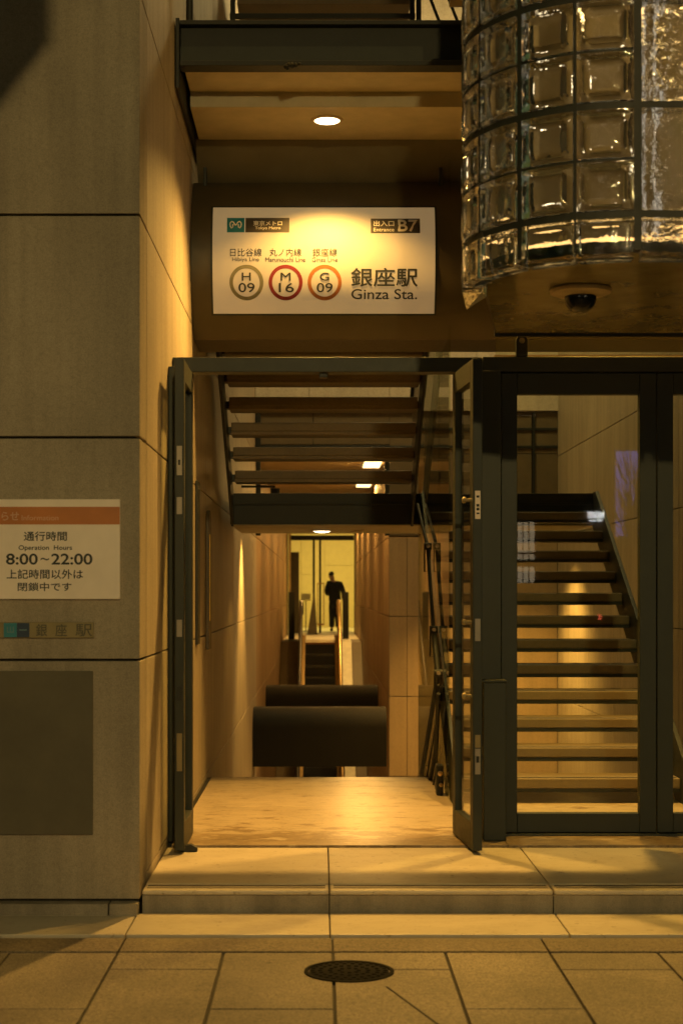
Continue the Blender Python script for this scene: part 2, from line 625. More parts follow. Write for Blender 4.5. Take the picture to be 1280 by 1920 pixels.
pl = thing('passage_wall', 'amber lit stone wall on the left side of the escalator passage', 'wall', (WX - 0.2, 33, -2.5))
m_ = MB()
panels_x(m_, WX, 0.05, [21.952 + 2.2 * k for k in range(11)], -2.6, 3.26, -1)
obj('stone_panel', m_, M_pass, pl, bevel=0.002)
obj('wall_core', MB().box(-1.4, WX - 0.03, 21.96, 44, -2.6, 3.9), M_joint, pl)
pr = thing('passage_wall', 'amber lit stone wall on the right side of the escalator passage', 'wall', (1.1, 33, -2.5))
m_ = MB()
panels_x(m_, 0.93, 0.05, [21.66] + [22 + 2.2 * k for k in range(1, 11)] + [44], -2.6, 3.26, 1)
obj('stone_panel', m_, M_pass, pr, bevel=0.002)
obj('wall_core', MB().box(0.96, 1.5, 21.72, 44, -2.6, 3.9), M_joint, pr)
pc = thing('passage_ceiling', 'flat amber ceiling of the escalator passage', 'ceiling', (0, 33, 3.27))
pc['kind'] = 'structure'
obj('ceiling_board', MB().box(-0.87, 0.93, 21.7, 44, 3.262, 3.4), M_soffit, pc)

bw = thing('back_wall', 'stone back wall of the stair hall beside the escalator passage', 'wall', (2, 21.8, -2.5))
YB = 21.6
m_ = MB()
panels_y(m_, YB, 0.05, [0.93, 1.17, 1.85, 2.53, 3.2], -2.6, 2.19)
obj('stone_panel', m_, stone('back_wall_stone', (0.36, 0.265, 0.155), speck=0.22, streak=0.12, cloud=0.15, rough=0.65), bw, bevel=0.002)  # same stone as the side walls, amber light put into its colour
obj('wall_core', MB().box(0.935, 3.2, YB + 0.03, YB + 0.35, -2.6, 10).box(-0.87, 0.935, YB + 0.03, YB + 0.35, 3.42, 10), M_joint, bw)
m_ = MB()
for a, b in ((0.935, 1.6), (1.62, 2.85), (2.87, 3.2)):
    for c, d in ((2.2, 2.75), (2.76, 3.3), (3.31, 3.87)):
        m_.box(a, b, YB - 0.01, YB + 0.02, c, d)
for a, b in ((-0.87, -0.1), (-0.09, 0.93)):
    m_.box(a, b, YB - 0.01, YB + 0.02, 3.43, 3.87)
obj('brown_panelling', m_, M_brown, bw, bevel=0.003)
m_ = MB()
for z in (3.38, 3.62):
    m_.box(-0.87, 3.2, YB - 0.035, YB - 0.012, z, z + 0.035)
m_.box(-0.865, -0.80, YB - 0.05, YB - 0.011, 2.2, 3.87).box(0.87, 0.93, YB - 0.05, YB - 0.011, 2.2, 3.38)
m_.box(2.86, 2.89, YB - 0.05, YB - 0.011, 2.2, 3.87)
obj('frame_rail', m_, M_black, bw, bevel=0.003)
m_ = MB()
for a, b in ((-0.87, -0.15), (-0.145, 0.93), (0.935, 2.1), (2.105, 3.2)):
    for c, d in ((3.88, 5.43), (5.44, 7.0), (7.01, 9.8)):
        m_.box(a, b, YB - 0.06, YB + 0.02, c, d)
obj('plaster_panel', m_, M_beige, bw, bevel=0.003)

rw = thing('side_wall', 'pale stone panelled wall behind the open tread stairs on the right', 'wall', (3.3, 15, -2.5))
m_ = MB()
panels_x(m_, 3.2, 0.05, [9.7, 11.1, 12.7, 14.3, 15.9, 17.5, 19.1, 20.7, 21.58], -2.6, 9.75, 1)
obj('stone_panel', m_, M_wall, rw, bevel=0.002)
obj('wall_core', MB().box(3.23, 3.6, 9.7, 21.9, -2.6, 9.8), M_joint, rw)
hc = thing('hall_ceiling', 'plain high ceiling over the stair hall', 'ceiling', (1, 15, 10))
hc['kind'] = 'structure'
obj('ceiling_board', MB().box(-1.3, 3.5, 9.0, 21.9, 10.0, 10.2), M_soffit, hc)

# ================================================================== LEFT PIER FITTINGS
Y0 = 7.76
S0 = Y0 / 3000


def pz(y, D=Y0):
    return 1.44 - (y - 1110) * D / 3000


def pxx(x, D=Y0):
    return (x - 600) * D / 3000


YF = Y0 - 0.022
nb = thing('notice_board', 'white notice board with an orange band giving operation hours on the pier', 'notice board', (pxx(95), YF, pz(1123)))
obj('board', MB().box(pxx(-44), pxx(226.5), YF, Y0 - 0.001, pz(1123.5), pz(936.6)), M_board, nb, bevel=0.003)
obj('orange_band', MB().box(pxx(-43.5), pxx(226), YF - 0.002, YF - 0.0002, pz(983.7), pz(950.8)), M_orange, nb)


def flat(Y):
    return lambda x, z: (x, Y, z)


t1 = MB()
for body, x0, x1, y0, y1, b in (('通行時間', 46.7, 127.4, 996.8, 1014.5, 0.022), ('Operation  Hours', 37, 137, 1022.6, 1034, 0.025),
                                ('8:00', 13.5, 73, 1038, 1059, 0.035), ('~', 78, 94, 1046, 1051, 0.0), ('22:00', 98, 175, 1038, 1059, 0.035), ('上記時間以外は', 14.9, 157.5, 1067.6, 1085.7, 0.02),
                                ('閉鎖中です', 35.4, 136, 1092, 1108.5, 0.02)):
    text_to(t1, body, pxx(x0), pxx(x1), pz(y1), pz(y0), flat(YF - 0.0008), b)
obj('lettering', t1, M_ink, nb)
t1 = MB()
text_to(t1, 'お知らせ', pxx(-33), pxx(38), pz(977), pz(959), flat(YF - 0.0027), 0.015)
text_to(t1, 'Information', pxx(43), pxx(111.5), pz(976), pz(966.5), flat(YF - 0.0027), 0.0)
M_bandtxt = paint('band_lettering', (0.62, 0.36, 0.22), 0.5)
obj('band_lettering', t1, M_bandtxt, nb)

np_ = thing('name_plate', 'small brass station name plate with two blue squares on the pier', 'name plate', (pxx(90), YF, pz(1196)))
obj('plate', MB().box(pxx(-30), pxx(176.5), YF + 0.008, Y0 - 0.001, pz(1196), pz(1166.5)), M_plate, np_, bevel=0.002)
obj('teal_square', MB().box(pxx(9), pxx(33.4), YF + 0.004, YF + 0.0075, pz(1194.6), pz(1168)), M_teal, np_)
obj('navy_square', MB().box(pxx(33.8), pxx(56.6), YF + 0.004, YF + 0.0075, pz(1194.6), pz(1168)), M_navy, np_)
t1 = MB()
for ch, x0, x1 in (('銀', 69, 90), ('座', 105, 127), ('駅', 143, 174)):
    text_to(t1, ch, pxx(x0), pxx(x1), pz(1193), pz(1170), flat(YF + 0.006), 0.012)
obj('lettering', t1, paint('plate_ink', (0.075, 0.065, 0.035), 0.5), np_)
t1 = MB()
text_to(t1, 'ш', pxx(15), pxx(28), pz(1186), pz(1175), flat(YF + 0.003))
t1.box(pxx(38), pxx(52), YF + 0.003, YF + 0.0038, pz(1182), pz(1180))
obj('square_mark', t1, paint('square_mark_paint', (0.12, 0.22, 0.24), 0.5), np_)

sp = thing('service_panel', 'large flat dark bronze service panel set low in the pier', 'panel', (pxx(60), YF, pz(1565)))
obj('cover', MB().box(pxx(-60), pxx(175), Y0 - 0.014, Y0 - 0.001, pz(1564.5), pz(1258)), M_panelbox, sp, bevel=0.003)

# ================================================================== DOORS AND SHOPFRONT FRAME
YD = 9.5


def zd(y):
    return 1.44 - (y - 1110) * YD / 3000


def xd(x):
    return (x - 600) * YD / 3000


# doorway header + jambs
hd = thing('door_frame', 'dark bronze frame header and jambs around the open doorway', 'door frame', (0, YD, 0))
obj('header', MB().box(WX + 0.002, xd(902), YD - 0.03, YD + 0.09, 2.742, 2.83), M_frame, hd, bevel=0.004)
obj('jamb', MB().box(WX + 0.002, -0.815, 9.2, YD + 0.09, 0.002, 2.738), M_frame, hd, bevel=0.004)
obj('door_closer', MB().box(-0.005, 0.045, YD + 0.0, YD + 0.07, 2.715, 2.739), M_black, hd, bevel=0.003)

LW, LT, LH = 0.65, 0.052, 2.725


def leaf(name, label, loc, rot, flip):
    # local: hinge at origin, leaf extends along -Y, thickness along +X*flip outward
    r = thing(name, label, 'door', loc, rot, 'open glazed door leaves')
    a, b = (0, LT) if flip > 0 else (-LT, 0)
    obj('stile', MB().box(a, b, -0.085, 0, 0, LH), M_frame, r, bevel=0.003, local=True)
    obj('stile', MB().box(a, b, -LW, -LW + 0.085, 0, LH), M_frame, r, bevel=0.003, local=True)
    obj('rail', MB().box(a, b, -LW + 0.086, -0.086, 0, 0.15), M_frame, r, bevel=0.003, local=True)
    obj('rail', MB().box(a, b, -LW + 0.086, -0.086, LH - 0.12, LH), M_frame, r, bevel=0.003, local=True)
    c = (a + b) / 2
    obj('glass_pane', MB().box(c - 0.005, c + 0.005, -LW + 0.08, -0.08, 0.145, LH - 0.115), M_glass, r, local=True)
    return r, a, b


def zl(y):
    return 1.44 - (y - 1110) * 8.85 / 3000 - 0.008


L, a, b = leaf('door_leaf', 'glazed door leaf swung open beside the stone side wall', (-0.752, YD, 0.008), 0, -1)
for y0, y1, m in ((836, 891, M_steel), (932, 964, M_steel), (1162, 1194, M_steel), (1287, 1314, M_black), (1375, 1446, M_plate)):
    obj('lock_plate', MB().box(a + 0.012, b - 0.010, -LW - 0.003, -LW + 0.002, zl(y1), zl(y0)), m, L, bevel=0.001, local=True)
obj('keyhole', MB().box(a + 0.02, b - 0.02, -LW - 0.005, -LW - 0.0031, zl(872), zl(862)), M_black, L, local=True)
Rr, a, b = leaf('door_leaf', 'glazed door leaf swung open beside the black steel post', (0.785, YD, 0.008), R(5.2), 1)
for y0, y1, m in ((920, 973, M_board), (1160, 1202, M_steel), (1378, 1402, M_plate), (1404, 1452, M_steel)):
    obj('lock_plate', MB().box(a + 0.012, b - 0.010, -LW - 0.003, -LW + 0.002, zl(y1), zl(y0)), m, Rr, bevel=0.001, local=True)
mk = MB()
for y0, y1 in ((929, 933), (945, 950), (952, 957), (961, 964)):
    mk.box(a + 0.019, b - 0.017, -LW - 0.0045, -LW - 0.0031, zl(y1), zl(y0))
mk.box(a + 0.018, b - 0.018, -LW - 0.0045, -LW - 0.0031, zl(1430), zl(1418))
obj('plate_mark', mk, M_black, Rr, local=True)
for y in (937, 1167, 1306):
    k = MB().lathe([(0.0, 0), (0.010, 0.0), (0.010, 0.028), (0.017, 0.032), (0.018, 0.044), (0.013, 0.052), (0.0, 0.054)], (0, 0, 0), 16, 'x')
    k.v = [(a - q[0], q[1] - LW + 0.045, q[2] + zl(y)) for q in k.v]
    obj('knob', k, M_plate, Rr, smooth=True, local=True)
ds = thing('door_stop', 'small black wedge door stop on the step beside the open door', 'door stop', (-0.70, 8.98, -0.012))
obj('wedge', MB().prism([(-0.78, -0.011), (-0.685, -0.011), (-0.685, 0.012), (-0.72, 0.03), (-0.78, 0.022)], 1, 8.93, 8.98), M_black, ds, bevel=0.003)

# shopfront: post, kick box, fixed panels
sf = thing('glazed_shopfront', 'dark framed glass screen right of the doorway showing stairs behind', 'shopfront', (2, YD, 0))
obj('post', MB().box(0.925, 1.062, 9.40, 9.62, 0.0, 2.741), M_frame, sf, bevel=0.004)
obj('kick_box', MB().box(0.945, 1.075, 9.26, 9.398, 0.0, 0.915), M_frame, sf, bevel=0.004)
obj('kick_box_cap', MB().box(0.935, 1.08, 9.25, 9.40, 0.916, 0.93), M_frame, sf, bevel=0.003)
obj('header', MB().box(xd(902) + 0.003, 4.6, YD - 0.05, YD + 0.11, 2.742, 2.83), M_frame, sf, bevel=0.004)
obj('sill', MB().box(1.08, 4.6, YD - 0.06, YD + 0.1, -0.008, 0.012), M_frame, sf, bevel=0.003)
x = 1.072
for k in range(3):
    x1 = x + 0.917
    fr = MB()
    f = obj('fixed_panel', MB().box(x, x + 0.094, YD - 0.02, YD + 0.05, 0.016, 2.738).box(x1 - 0.098, x1, YD - 0.02, YD + 0.05, 0.016, 2.738)
            .box(x + 0.0945, x1 - 0.0985, YD - 0.02, YD + 0.05, 0.016, 0.128).box(x + 0.0945, x1 - 0.0985, YD - 0.02, YD + 0.05, 2.612, 2.738), M_frame, sf, bevel=0.003)
    obj('glass_pane', MB().box(x + 0.09, x1 - 0.09, YD + 0.008, YD + 0.018, 0.12, 2.62), M_glass, f)
    x = x1 + 0.006
gt = thing('transom_glass', 'frameless glass transom panel standing on the shopfront header', 'glass panel', (2.5, YD, 2.83))
obj('glass_pane', MB().box(1.04, 4.5, YD - 0.006, YD + 0.006, 2.846, 4.6), M_glass_g, gt)
obj('glint_strip', MB().box(1.03, 4.5, YD - 0.012, YD + 0.012, 2.834, 2.845), M_brass, gt)  # brass strip stands in for light caught on the glass edge
cl = thing('glass_clamp', 'round headed black clamp gripping the foot of the transom glass', 'clamp', (1.19, YD, 2.83))
zc = zd(641)
poly = [(1.155, 2.832), (1.225, 2.832), (1.225, zc)] + [(1.19 + 0.035 * math.cos(R(t)), zc + 0.035 * math.sin(R(t))) for t in range(15, 180, 15)] + [(1.155, zc)]
obj('body', MB().prism(poly, 1, YD - 0.05, YD - 0.014), M_black, cl, bevel=0.004)
obj('bolt_head', MB().lathe([(0.0, -0.06), (0.016, -0.058), (0.018, -0.045)], (1.19, YD, zc), 16, 'y'), M_steel, cl, smooth=True)

# ================================================================== STATION SIGN
sg = thing('station_sign', 'bulging station entrance sign with a white lit face over the doorway', 'sign', (0.2, 11.0, 3.18))
ZC, HALF, SAG = 3.72, 0.54, 0.25
RAD = (HALF ** 2 + SAG ** 2) / (2 * SAG)
YC = 10.78 + RAD


def arcY(z, out=0.0):
    d = z - ZC
    return YC - math.sqrt(max(1e-6, (RAD + out) ** 2 - d * d))


prof = []
for i in range(25):
    z = ZC - HALF + 2 * HALF * i / 24
    prof.append((arcY(z), z))
prof += [(11.6, ZC + HALF), (11.6, ZC - HALF)]
obj('housing', MB().prism(prof, 0, WX + 0.004, 3.1), M_housing, sg, smooth=True)


def ps(x, y, D=10.8):
    return (x - 600) * D / 3000, 1.44 - (y - 1110) * D / 3000


def surf(out):
    return lambda x, z: (x, arcY(z, out), z)


def arc_patch(mb, x0, x1, z0, z1, out, thick=0.0, nz=20, nx=1):
    vs, fs = [], []
    for i in range(nz + 1):
        z = z0 + (z1 - z0) * i / nz
        for j in range(nx + 1):
            x = x0 + (x1 - x0) * j / nx
            vs.append((x, arcY(z, out), z))
    for i in range(nz):
        for j in range(nx):
            a = i * (nx + 1) + j
            fs.append((a, a + 1, a + nx + 2, a + nx + 1))
    k = len(vs)
    # rim down to the housing
    if thick:
        for i in range(nz + 1):
            z = z0 + (z1 - z0) * i / nz
            vs.append((x0, arcY(z, out - thick), z))
            vs.append((x1, arcY(z, out - thick), z))
        for i in range(nz):
            a, b_ = i * (nx + 1), (i + 1) * (nx + 1)
            fs.append((b_, k + 2 * i + 2, k + 2 * i, a))
            fs.append((a + nx, k + 2 * i + 1, k + 2 * i + 3, b_ + nx))
        fs.append((0, k, k + 1, nx))
        e = nz * (nx + 1)
        fs.append((e, e + nx, k + 2 * nz + 1, k + 2 * nz))
    mb.add(vs, fs)


fx0, fz1 = ps(399, 386)
fx1, fz0 = ps(815, 584)
fm = MB()
arc_patch(fm, fx0 - 0.014, fx1 + 0.014, fz0 - 0.012, fz1 + 0.012, 0.006, 0.006)
obj('face_trim', fm, M_frame, sg, smooth=True)
fm = MB()
arc_patch(fm, fx0, fx1, fz0, fz1, 0.012, 0.012)
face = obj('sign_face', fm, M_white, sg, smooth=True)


def sbox(name, x0, y0, x1, y1, m, out=0.0127):
    q = MB()
    a, t_ = ps(x0, y0)
    b_, u = ps(x1, y1)
    arc_patch(q, a, b_, u, t_, out, 0.0007, 6)
    return obj(name, q, m, face)


def stext(name, items, m, out):
    q = MB()
    for body, x0, y0, x1, y1, bold in items:
        a, t_ = ps(x0, y0)
        b_, u = ps(x1, y1)
        text_to(q, body, a, b_, u, t_, surf(out), bold)
    return obj(name, q, m, face)


sbox('logo_tile', 425.8, 407.8, 458.5, 436.8, M_teal)
sbox('name_tile', 460.4, 407.8, 542.5, 436.8, M_darktile)
sbox('entrance_tile', 694.8, 409.3, 787, 438.3, M_darktile)
stext('tile_lettering', [('東京メトロ', 475, 413.6, 529, 423.6, 0.02), ('Tokyo Metro', 478.4, 425.2, 526, 432.6, 0.012)], M_palepink, 0.0134)
stext('entrance_lettering', [('出入口', 700, 413.4, 738.4, 424.8, 0.02), ('Entrance', 700, 427.8, 738.4, 435, 0.015), ('B7', 745.4, 411.4, 782, 435.2, 0.03)], M_palepink, 0.0134)
stext('lettering', [('日比谷線', 432, 467.6, 491, 482.6, 0.006), ('Hibiya Line', 436, 484.4, 486, 493.6, 0.002),
                    ('丸ノ内線', 505.3, 467.6, 565.3, 482.6, 0.006), ('Marunouchi Line', 497.8, 484.4, 572.4, 492.6, 0.002),
                    ('銀座線', 586, 467.6, 631.6, 482.6, 0.006), ('Ginza Line', 584.8, 484.4, 632.4, 492.6, 0.002),
                    ('銀座駅', 657.7, 503.6, 782.7, 537.6, 0.018), ('Ginza Sta.', 658.5, 541.5, 781.9, 559.6, 0.014),
                    ('H', 453.5, 512.2, 470.5, 527, 0.02), ('09', 447, 530.8, 477.5, 547.6, 0.02),
                    ('M', 526, 512.2, 545, 527, 0.02), ('16', 522.5, 530.8, 551, 547.6, 0.02),
                    ('G', 599.5, 512.2, 617, 527, 0.02), ('09', 593.5, 530.8, 623.5, 547.6, 0.02)], M_ink, 0.0134)
for cxp, m in ((462.2, M_grey_ring), (535.5, M_red_ring), (608.4, M_orange_ring)):
    q = MB()
    vs, fs = [], []
    n = 56
    cx, cz = ps(cxp, 529.8)
    for k in range(n):
        a = 2 * math.pi * k / n
        for r_ in (25.2, 31.8):
            xx, zz = cx + r_ * 10.8 / 3000 * math.cos(a), cz + r_ * 10.8 / 3000 * math.sin(a)
            vs.append((xx, arcY(zz, 0.0128), zz))
    fs = [(2 * k, 2 * k + 1, 2 * ((k + 1) % n) + 1, 2 * ((k + 1) % n)) for k in range(n)]
    q.add(vs, fs)
    obj('route_ring', q, m, face)
# looping emblem in the teal square
q = MB()
def ribbon(mb, pts, w_, sf_):
    vs, fs = [], []
    for i, p in enumerate(pts):
        a_, b_ = pts[max(i - 1, 0)], pts[min(i + 1, len(pts) - 1)]
        d = Vector((b_[0] - a_[0], b_[1] - a_[1]))
        d.normalize()
        nx_, ny_ = -d.y * w_, d.x * w_
        vs += [sf_(p[0] + nx_, p[1] + ny_), sf_(p[0] - nx_, p[1] - ny_)]
    fs = [(2 * i, 2 * i + 1, 2 * i + 3, 2 * i + 2) for i in range(len(pts) - 1)]
    mb.add(vs, fs)


lcx, lcz = ps(442, 421.5)
u = 10.8 / 3000
half = []
for x_, z_ in ((0, -1.5), (-2.2, 1.5), (-4.2, 5), (-7, 6.4), (-9.6, 4.6), (-10.6, 1), (-9.8, -3.4), (-8, -6.6), (-5.6, -5.4), (-5.2, -2), (-5, 1)):
    half.append((x_, z_))
ribbon(q, [(lcx + a * u, lcz + b * u) for a, b in half], 1.15 * u, surf(0.0134))
ribbon(q, [(lcx - a * u, lcz + b * u) for a, b in half], 1.15 * u, surf(0.0135))
obj('emblem', q, M_palepink, face)

# ================================================================== UPPER LANDING
ul = thing('upper_landing', 'steel edged upper stair landing with a pale soffit above the sign', 'landing', (0.8, 10, 4.51))
X0u, X1u = -0.842, 2.95
obj('front_channel', MB().box(X0u, X1u, 9.61, 9.73, 4.85, 4.876).box(X0u, X1u, 9.67, 9.69, 4.63, 4.849).box(X0u, X1u, 9.60, 9.73, 4.60, 4.629), M_fascia, ul, bevel=0.002)
obj('channel_web', MB().box(X0u, 0.62, 9.655, 9.669, 4.634, 4.732), M_frame, ul)
obj('soffit', MB().box(X0u + 0.02, X1u, 9.732, 10.13, 4.607, 4.68).box(X0u + 0.02, X1u, 10.131, 10.86, 4.51, 4.68), M_soffit, ul, bevel=0.003)
obj('deck', MB().box(X0u, X1u, 9.732, 11.3, 4.68, 4.86), M_fascia, ul)
obj('side_stringer', MB().box(X0u - 0.025, X0u - 0.002, 9.61, 11.5, 4.47, 4.89), M_black, ul, bevel=0.003)
obj('sloped_soffit', MB().prism([(10.862, 4.51), (11.1, 4.25), (11.1, 4.27), (10.90, 4.67), (10.862, 4.67)], 0, WX + 0.03, X1u), M_panelbox, ul)  # shade at the rear of the soffit put in as darker paint
lp = thing('fabric_scrap', 'small ragged dark scrap stuck under the front edge of the landing', 'scrap', (-0.168, 9.60, 4.60))
q = MB()
for dx, dz, r_ in ((-0.035, -0.012, 0.018), (-0.02, 0.0, 0.016), (0.0, -0.004, 0.02), (0.022, -0.002, 0.015), (0.045, 0.004, 0.012), (-0.028, -0.022, 0.012)):
    q.lathe([(0.0, -r_), (r_ * 0.7, -r_ * 0.7), (r_, 0), (r_ * 0.7, r_ * 0.7), (0.0, r_)], (-0.168 + dx, 9.595, 4.602 + dz), 9)
obj('scrap', q, M_black, lp, smooth=True)


def downlight(label, loc, r_, energy, color, cone, blend, group='recessed ceiling downlights', lens=None, lampdz=0.03, soft=0.05, tilt=0.0):
    x, y, z = loc
    d = thing('downlight', label, 'downlight', loc, 0, group)
    obj('trim_ring', MB().lathe([(r_ * 0.86, -0.002), (r_ * 0.86, -0.008), (r_ * 1.02, -0.008), (r_ * 1.12, 0.0)], loc, 36), M_cream, d, smooth=True)
    obj('lens', MB().lathe([(0.0, -0.022), (r_ * 0.4, -0.019), (r_ * 0.75, -0.010), (r_ * 0.88, -0.001)], loc, 36), lens or M_lens, d, smooth=True)
    if energy:
        l = lamp('downlight_lamp', 'SPOT', (x, y, z - lampdz - 0.02), energy, color, (x, y - tilt, z - 3), soft, cone, blend)
        l.parent = d
        l.matrix_parent_inverse = Matrix.Translation(-Vector(loc))
    return d


downlight('bright round downlight in the soffit just above the station sign', (0.045, 10.4, 4.508), 0.096, 960, WARM, R(121), 1.0, tilt=0.8)
downlight('downlight in the soffit hidden behind the glass block bay', (2.0, 10.4, 4.508), 0.096, 960, WARM, R(121), 1.0, tilt=0.8)

# ================================================================== STAIRS
def flight(name, label, x0, x1, ys, zs_, th, dep, stringers, parent_loc):
    r = thing(name, label, 'stairs', parent_loc)
    for y, z in zip(ys, zs_):
        t_ = obj('tread', MB().box(x0, x1, y, y + dep, z - th + 0.026, z), M_tread, r, bevel=0.008)
        obj('tread_tray', MB().box(x0, x1, y + 0.004, y + dep - 0.004, z - th, z - th + 0.025), M_fascia if x0 > 0 else M_tread, t_)
        obj('nosing_strip', MB().box(x0 + 0.02, x1 - 0.02, y + 0.03, y + 0.045, z + 0.0005, z + 0.003), M_black, t_)
    for (xa, xb, poly) in stringers:
        obj('stringer', MB().prism(poly, 0, xa, xb), M_fascia, r, bevel=0.003)
    return r


n2 = range(1, 12)
f2 = flight('stair_flight', 'upper flight of open treads climbing towards the street behind the sign', -0.75, 0.805,
            [14.4 - 0.3 * n for n in n2], [2.33 + 0.18 * n for n in n2], 0.10, 0.32,
            [(-0.802, -0.778, [(14.42, 2.03), (14.42, 2.36), (11.0, 4.41), (11.0, 4.08)]), (0.815, 0.838, [(14.42, 2.03), (14.42, 2.36), (11.0, 4.41), (11.0, 4.08)])], (0, 13, 2.33))
bk = MB()
for n in n2:
    y, z = 14.4 - 0.3 * n, 2.33 + 0.18 * n
    bk.box(-0.777, -0.751, y + 0.06, y + 0.2, z - 0.085, z - 0.03).box(0.806, 0.814, y + 0.06, y + 0.2, z - 0.085, z - 0.03)
obj('tread_bracket', bk, M_black, f2)
for k in range(5):
    dz = 0.12 + 0.13 * k
    obj('guard_wire', MB().tube([(0.827, 14.4, 2.36 + dz), (0.827, 11.2, 2.36 + 1.917 + dz)], 0.004, 6), M_steel, f2)
obj('handrail', MB().tube([(0.827, 14.4, 3.2), (0.827, 11.2, 5.117)], 0.02, 10), M_black, f2, smooth=True)
n1 = range(0, 12)
str1 = [(10.75, -0.02), (11.05, -0.02), (14.46, 2.03), (14.46, 2.34), (14.3, 2.34), (10.75, 0.24)]
f1 = flight('stair_flight', 'lower flight of open stone treads seen through the glass screen', 0.93, 2.452,
            [10.9 + 0.3 * n for n in n1], [0.17 + 0.18 * n for n in n1], 0.095, 0.33,
            [(2.456, 2.486, str1), (0.898, 0.926, str1)], (1.7, 12, 0))

ml = thing('mid_landing', 'dark steel edged half landing with a lit soffit across the stair hall', 'landing', (0.8, 15.4, 2.04))
obj('front_fascia', MB().box(-0.81, 2.475, 14.425, 14.455, 2.05, 2.33).box(-0.81, 2.475, 14.40, 14.46, 2.225, 2.245), M_fascia, ml, bevel=0.003)
obj('deck', MB().box(-0.81, 2.475, 14.46, 16.35, 2.2, 2.325), M_fascia, ml)
obj('soffit', MB().box(-0.80, 2.47, 14.44, 16.38, 2.04, 2.06), M_soffit, ml, bevel=0.002)
obj('rear_fascia', MB().box(-0.81, 2.475, 16.352, 16.38, 2.062, 2.33), M_fascia, ml)
downlight('round downlight in the half landing soffit above the passage', (0.016, 15.62, 2.039), 0.10, 26, WARM, R(120), 0.5, lampdz=0.03)
dd = downlight('faint downlight further along the half landing soffit', (0.37, 15.55, 2.039), 0.07, 0, WARM, 1, 1, lens=M_cream)

um = thing('upper_half_landing', 'underside edge of the next half landing at the very top', 'landing', (0, 15, 6.7))
obj('front_fascia', MB().box(-0.745, 0.81, 14.40, 16.3, 6.73, 7.02), M_tread, um, bevel=0.004)
gr = thing('guard_rail', 'dark guard rail frame standing behind the upper landing edge', 'railing', (0, 11.2, 4.8))
q = MB()
zr = 1.44 + 1079 * 13.5 / 3000
q.box(-0.76, 0.80, 13.48, 13.52, zr - 0.02, zr + 0.02)
obj('bottom_rail', q, M_black, gr)
for x in (-0.735, 0.775, 0.83):
    obj('post', MB().box(x - 0.02, x + 0.02, 13.47, 13.53, 4.2, 6.9), M_black, gr)
for k in range(3):
    obj('brace', MB().tube([(0.86 + 0.16 * k, 14, 6.9), (1.13 + 0.16 * k, 14, 6.2)], 0.014, 8), M_black, gr)
obj('baluster', MB().tube([(-0.79, 9.7, 4.83), (-0.79, 9.7, 6.0)], 0.012, 10).tube([(-0.79, 9.7, 4.86), (-0.79, 9.7, 5.3)], 0.022, 10), M_black, gr, smooth=True)

# glass divider between the flights
gd = thing('glass_divider', 'tall clear glass divider between the two stair flights', 'glass panel', (0.885, 12.5, 0))
obj('glass_pane', MB().box(0.880, 0.890, 10.95, 11.955, 0.02, 4.4), M_glass_g, gd)
obj('glass_pane', MB().box(0.880, 0.890, 11.965, 14.38, -1.2, 4.4), M_glass_g, gd)

# tie rod, clamps and rails of the descending stair
tr = thing('tie_rod_handrail', 'black tie rod with clamps and a fan of descending stair rails', 'handrail', (0.845, 12, 0))
A = Vector((0.845, 13.9, 2.2))
B = Vector((0.845, 12.6, 1.80))
C = Vector((0.845, 11.95, 1.16))
D_ = Vector((0.845, 11.5, 0.86))
obj('tie_rod', MB().tube([A, B, C], 0.014, 10).tube([C, D_], 0.021, 10), M_black, tr, smooth=True)
for p in (B, C, D_):
    obj('clamp', MB().tube([p + Vector((-0.03, -0.02, 0)), p + Vector((0.03, -0.02, 0))], 0.028, 12).tube([p + Vector((-0.025, -0.02, 0)), p + Vector((-0.025, -0.02, -0.2)), p + Vector((0.02, -0.02, -0.2)), p + Vector((0.02, -0.02, 0))], 0.007, 8), M_black, tr, smooth=True)
    obj('bolt', MB().lathe([(0.0, 0.045), (0.014, 0.04), (0.014, 0.0)], (p.x - 0.0, p.y - 0.09, p.z), 10, 'y'), M_steel, tr, smooth=True)
for k, dz in enumerate((0.0, 0.27, 0.45, 0.61, 0.74)):
    r_ = (0.018, 0.007, 0.016, 0.007, 0.007)[k]
    obj('stair_rail', MB().tube([(0.845, 11.45, 0.87 - dz * 0.35), (0.845, 11.7, 0.74 - dz), (0.845, 17.5, 0.74 - dz - 2.9)], r_, 10), M_black, tr, smooth=True)
obj('base_shoe', MB().box(0.82, 0.87, 11.3, 11.42, 0.001, 0.22), M_black, tr, bevel=0.01)
obj('base_bolt', MB().lathe([(0.0, -0.03), (0.018, -0.025), (0.018, 0.0)], (0.845, 11.29, 0.16), 12, 'y').lathe([(0.0, -0.03), (0.014, -0.025), (0.014, 0.0)], (0.85, 11.29, 0.08), 12, 'y'), M_brass, tr, smooth=True)

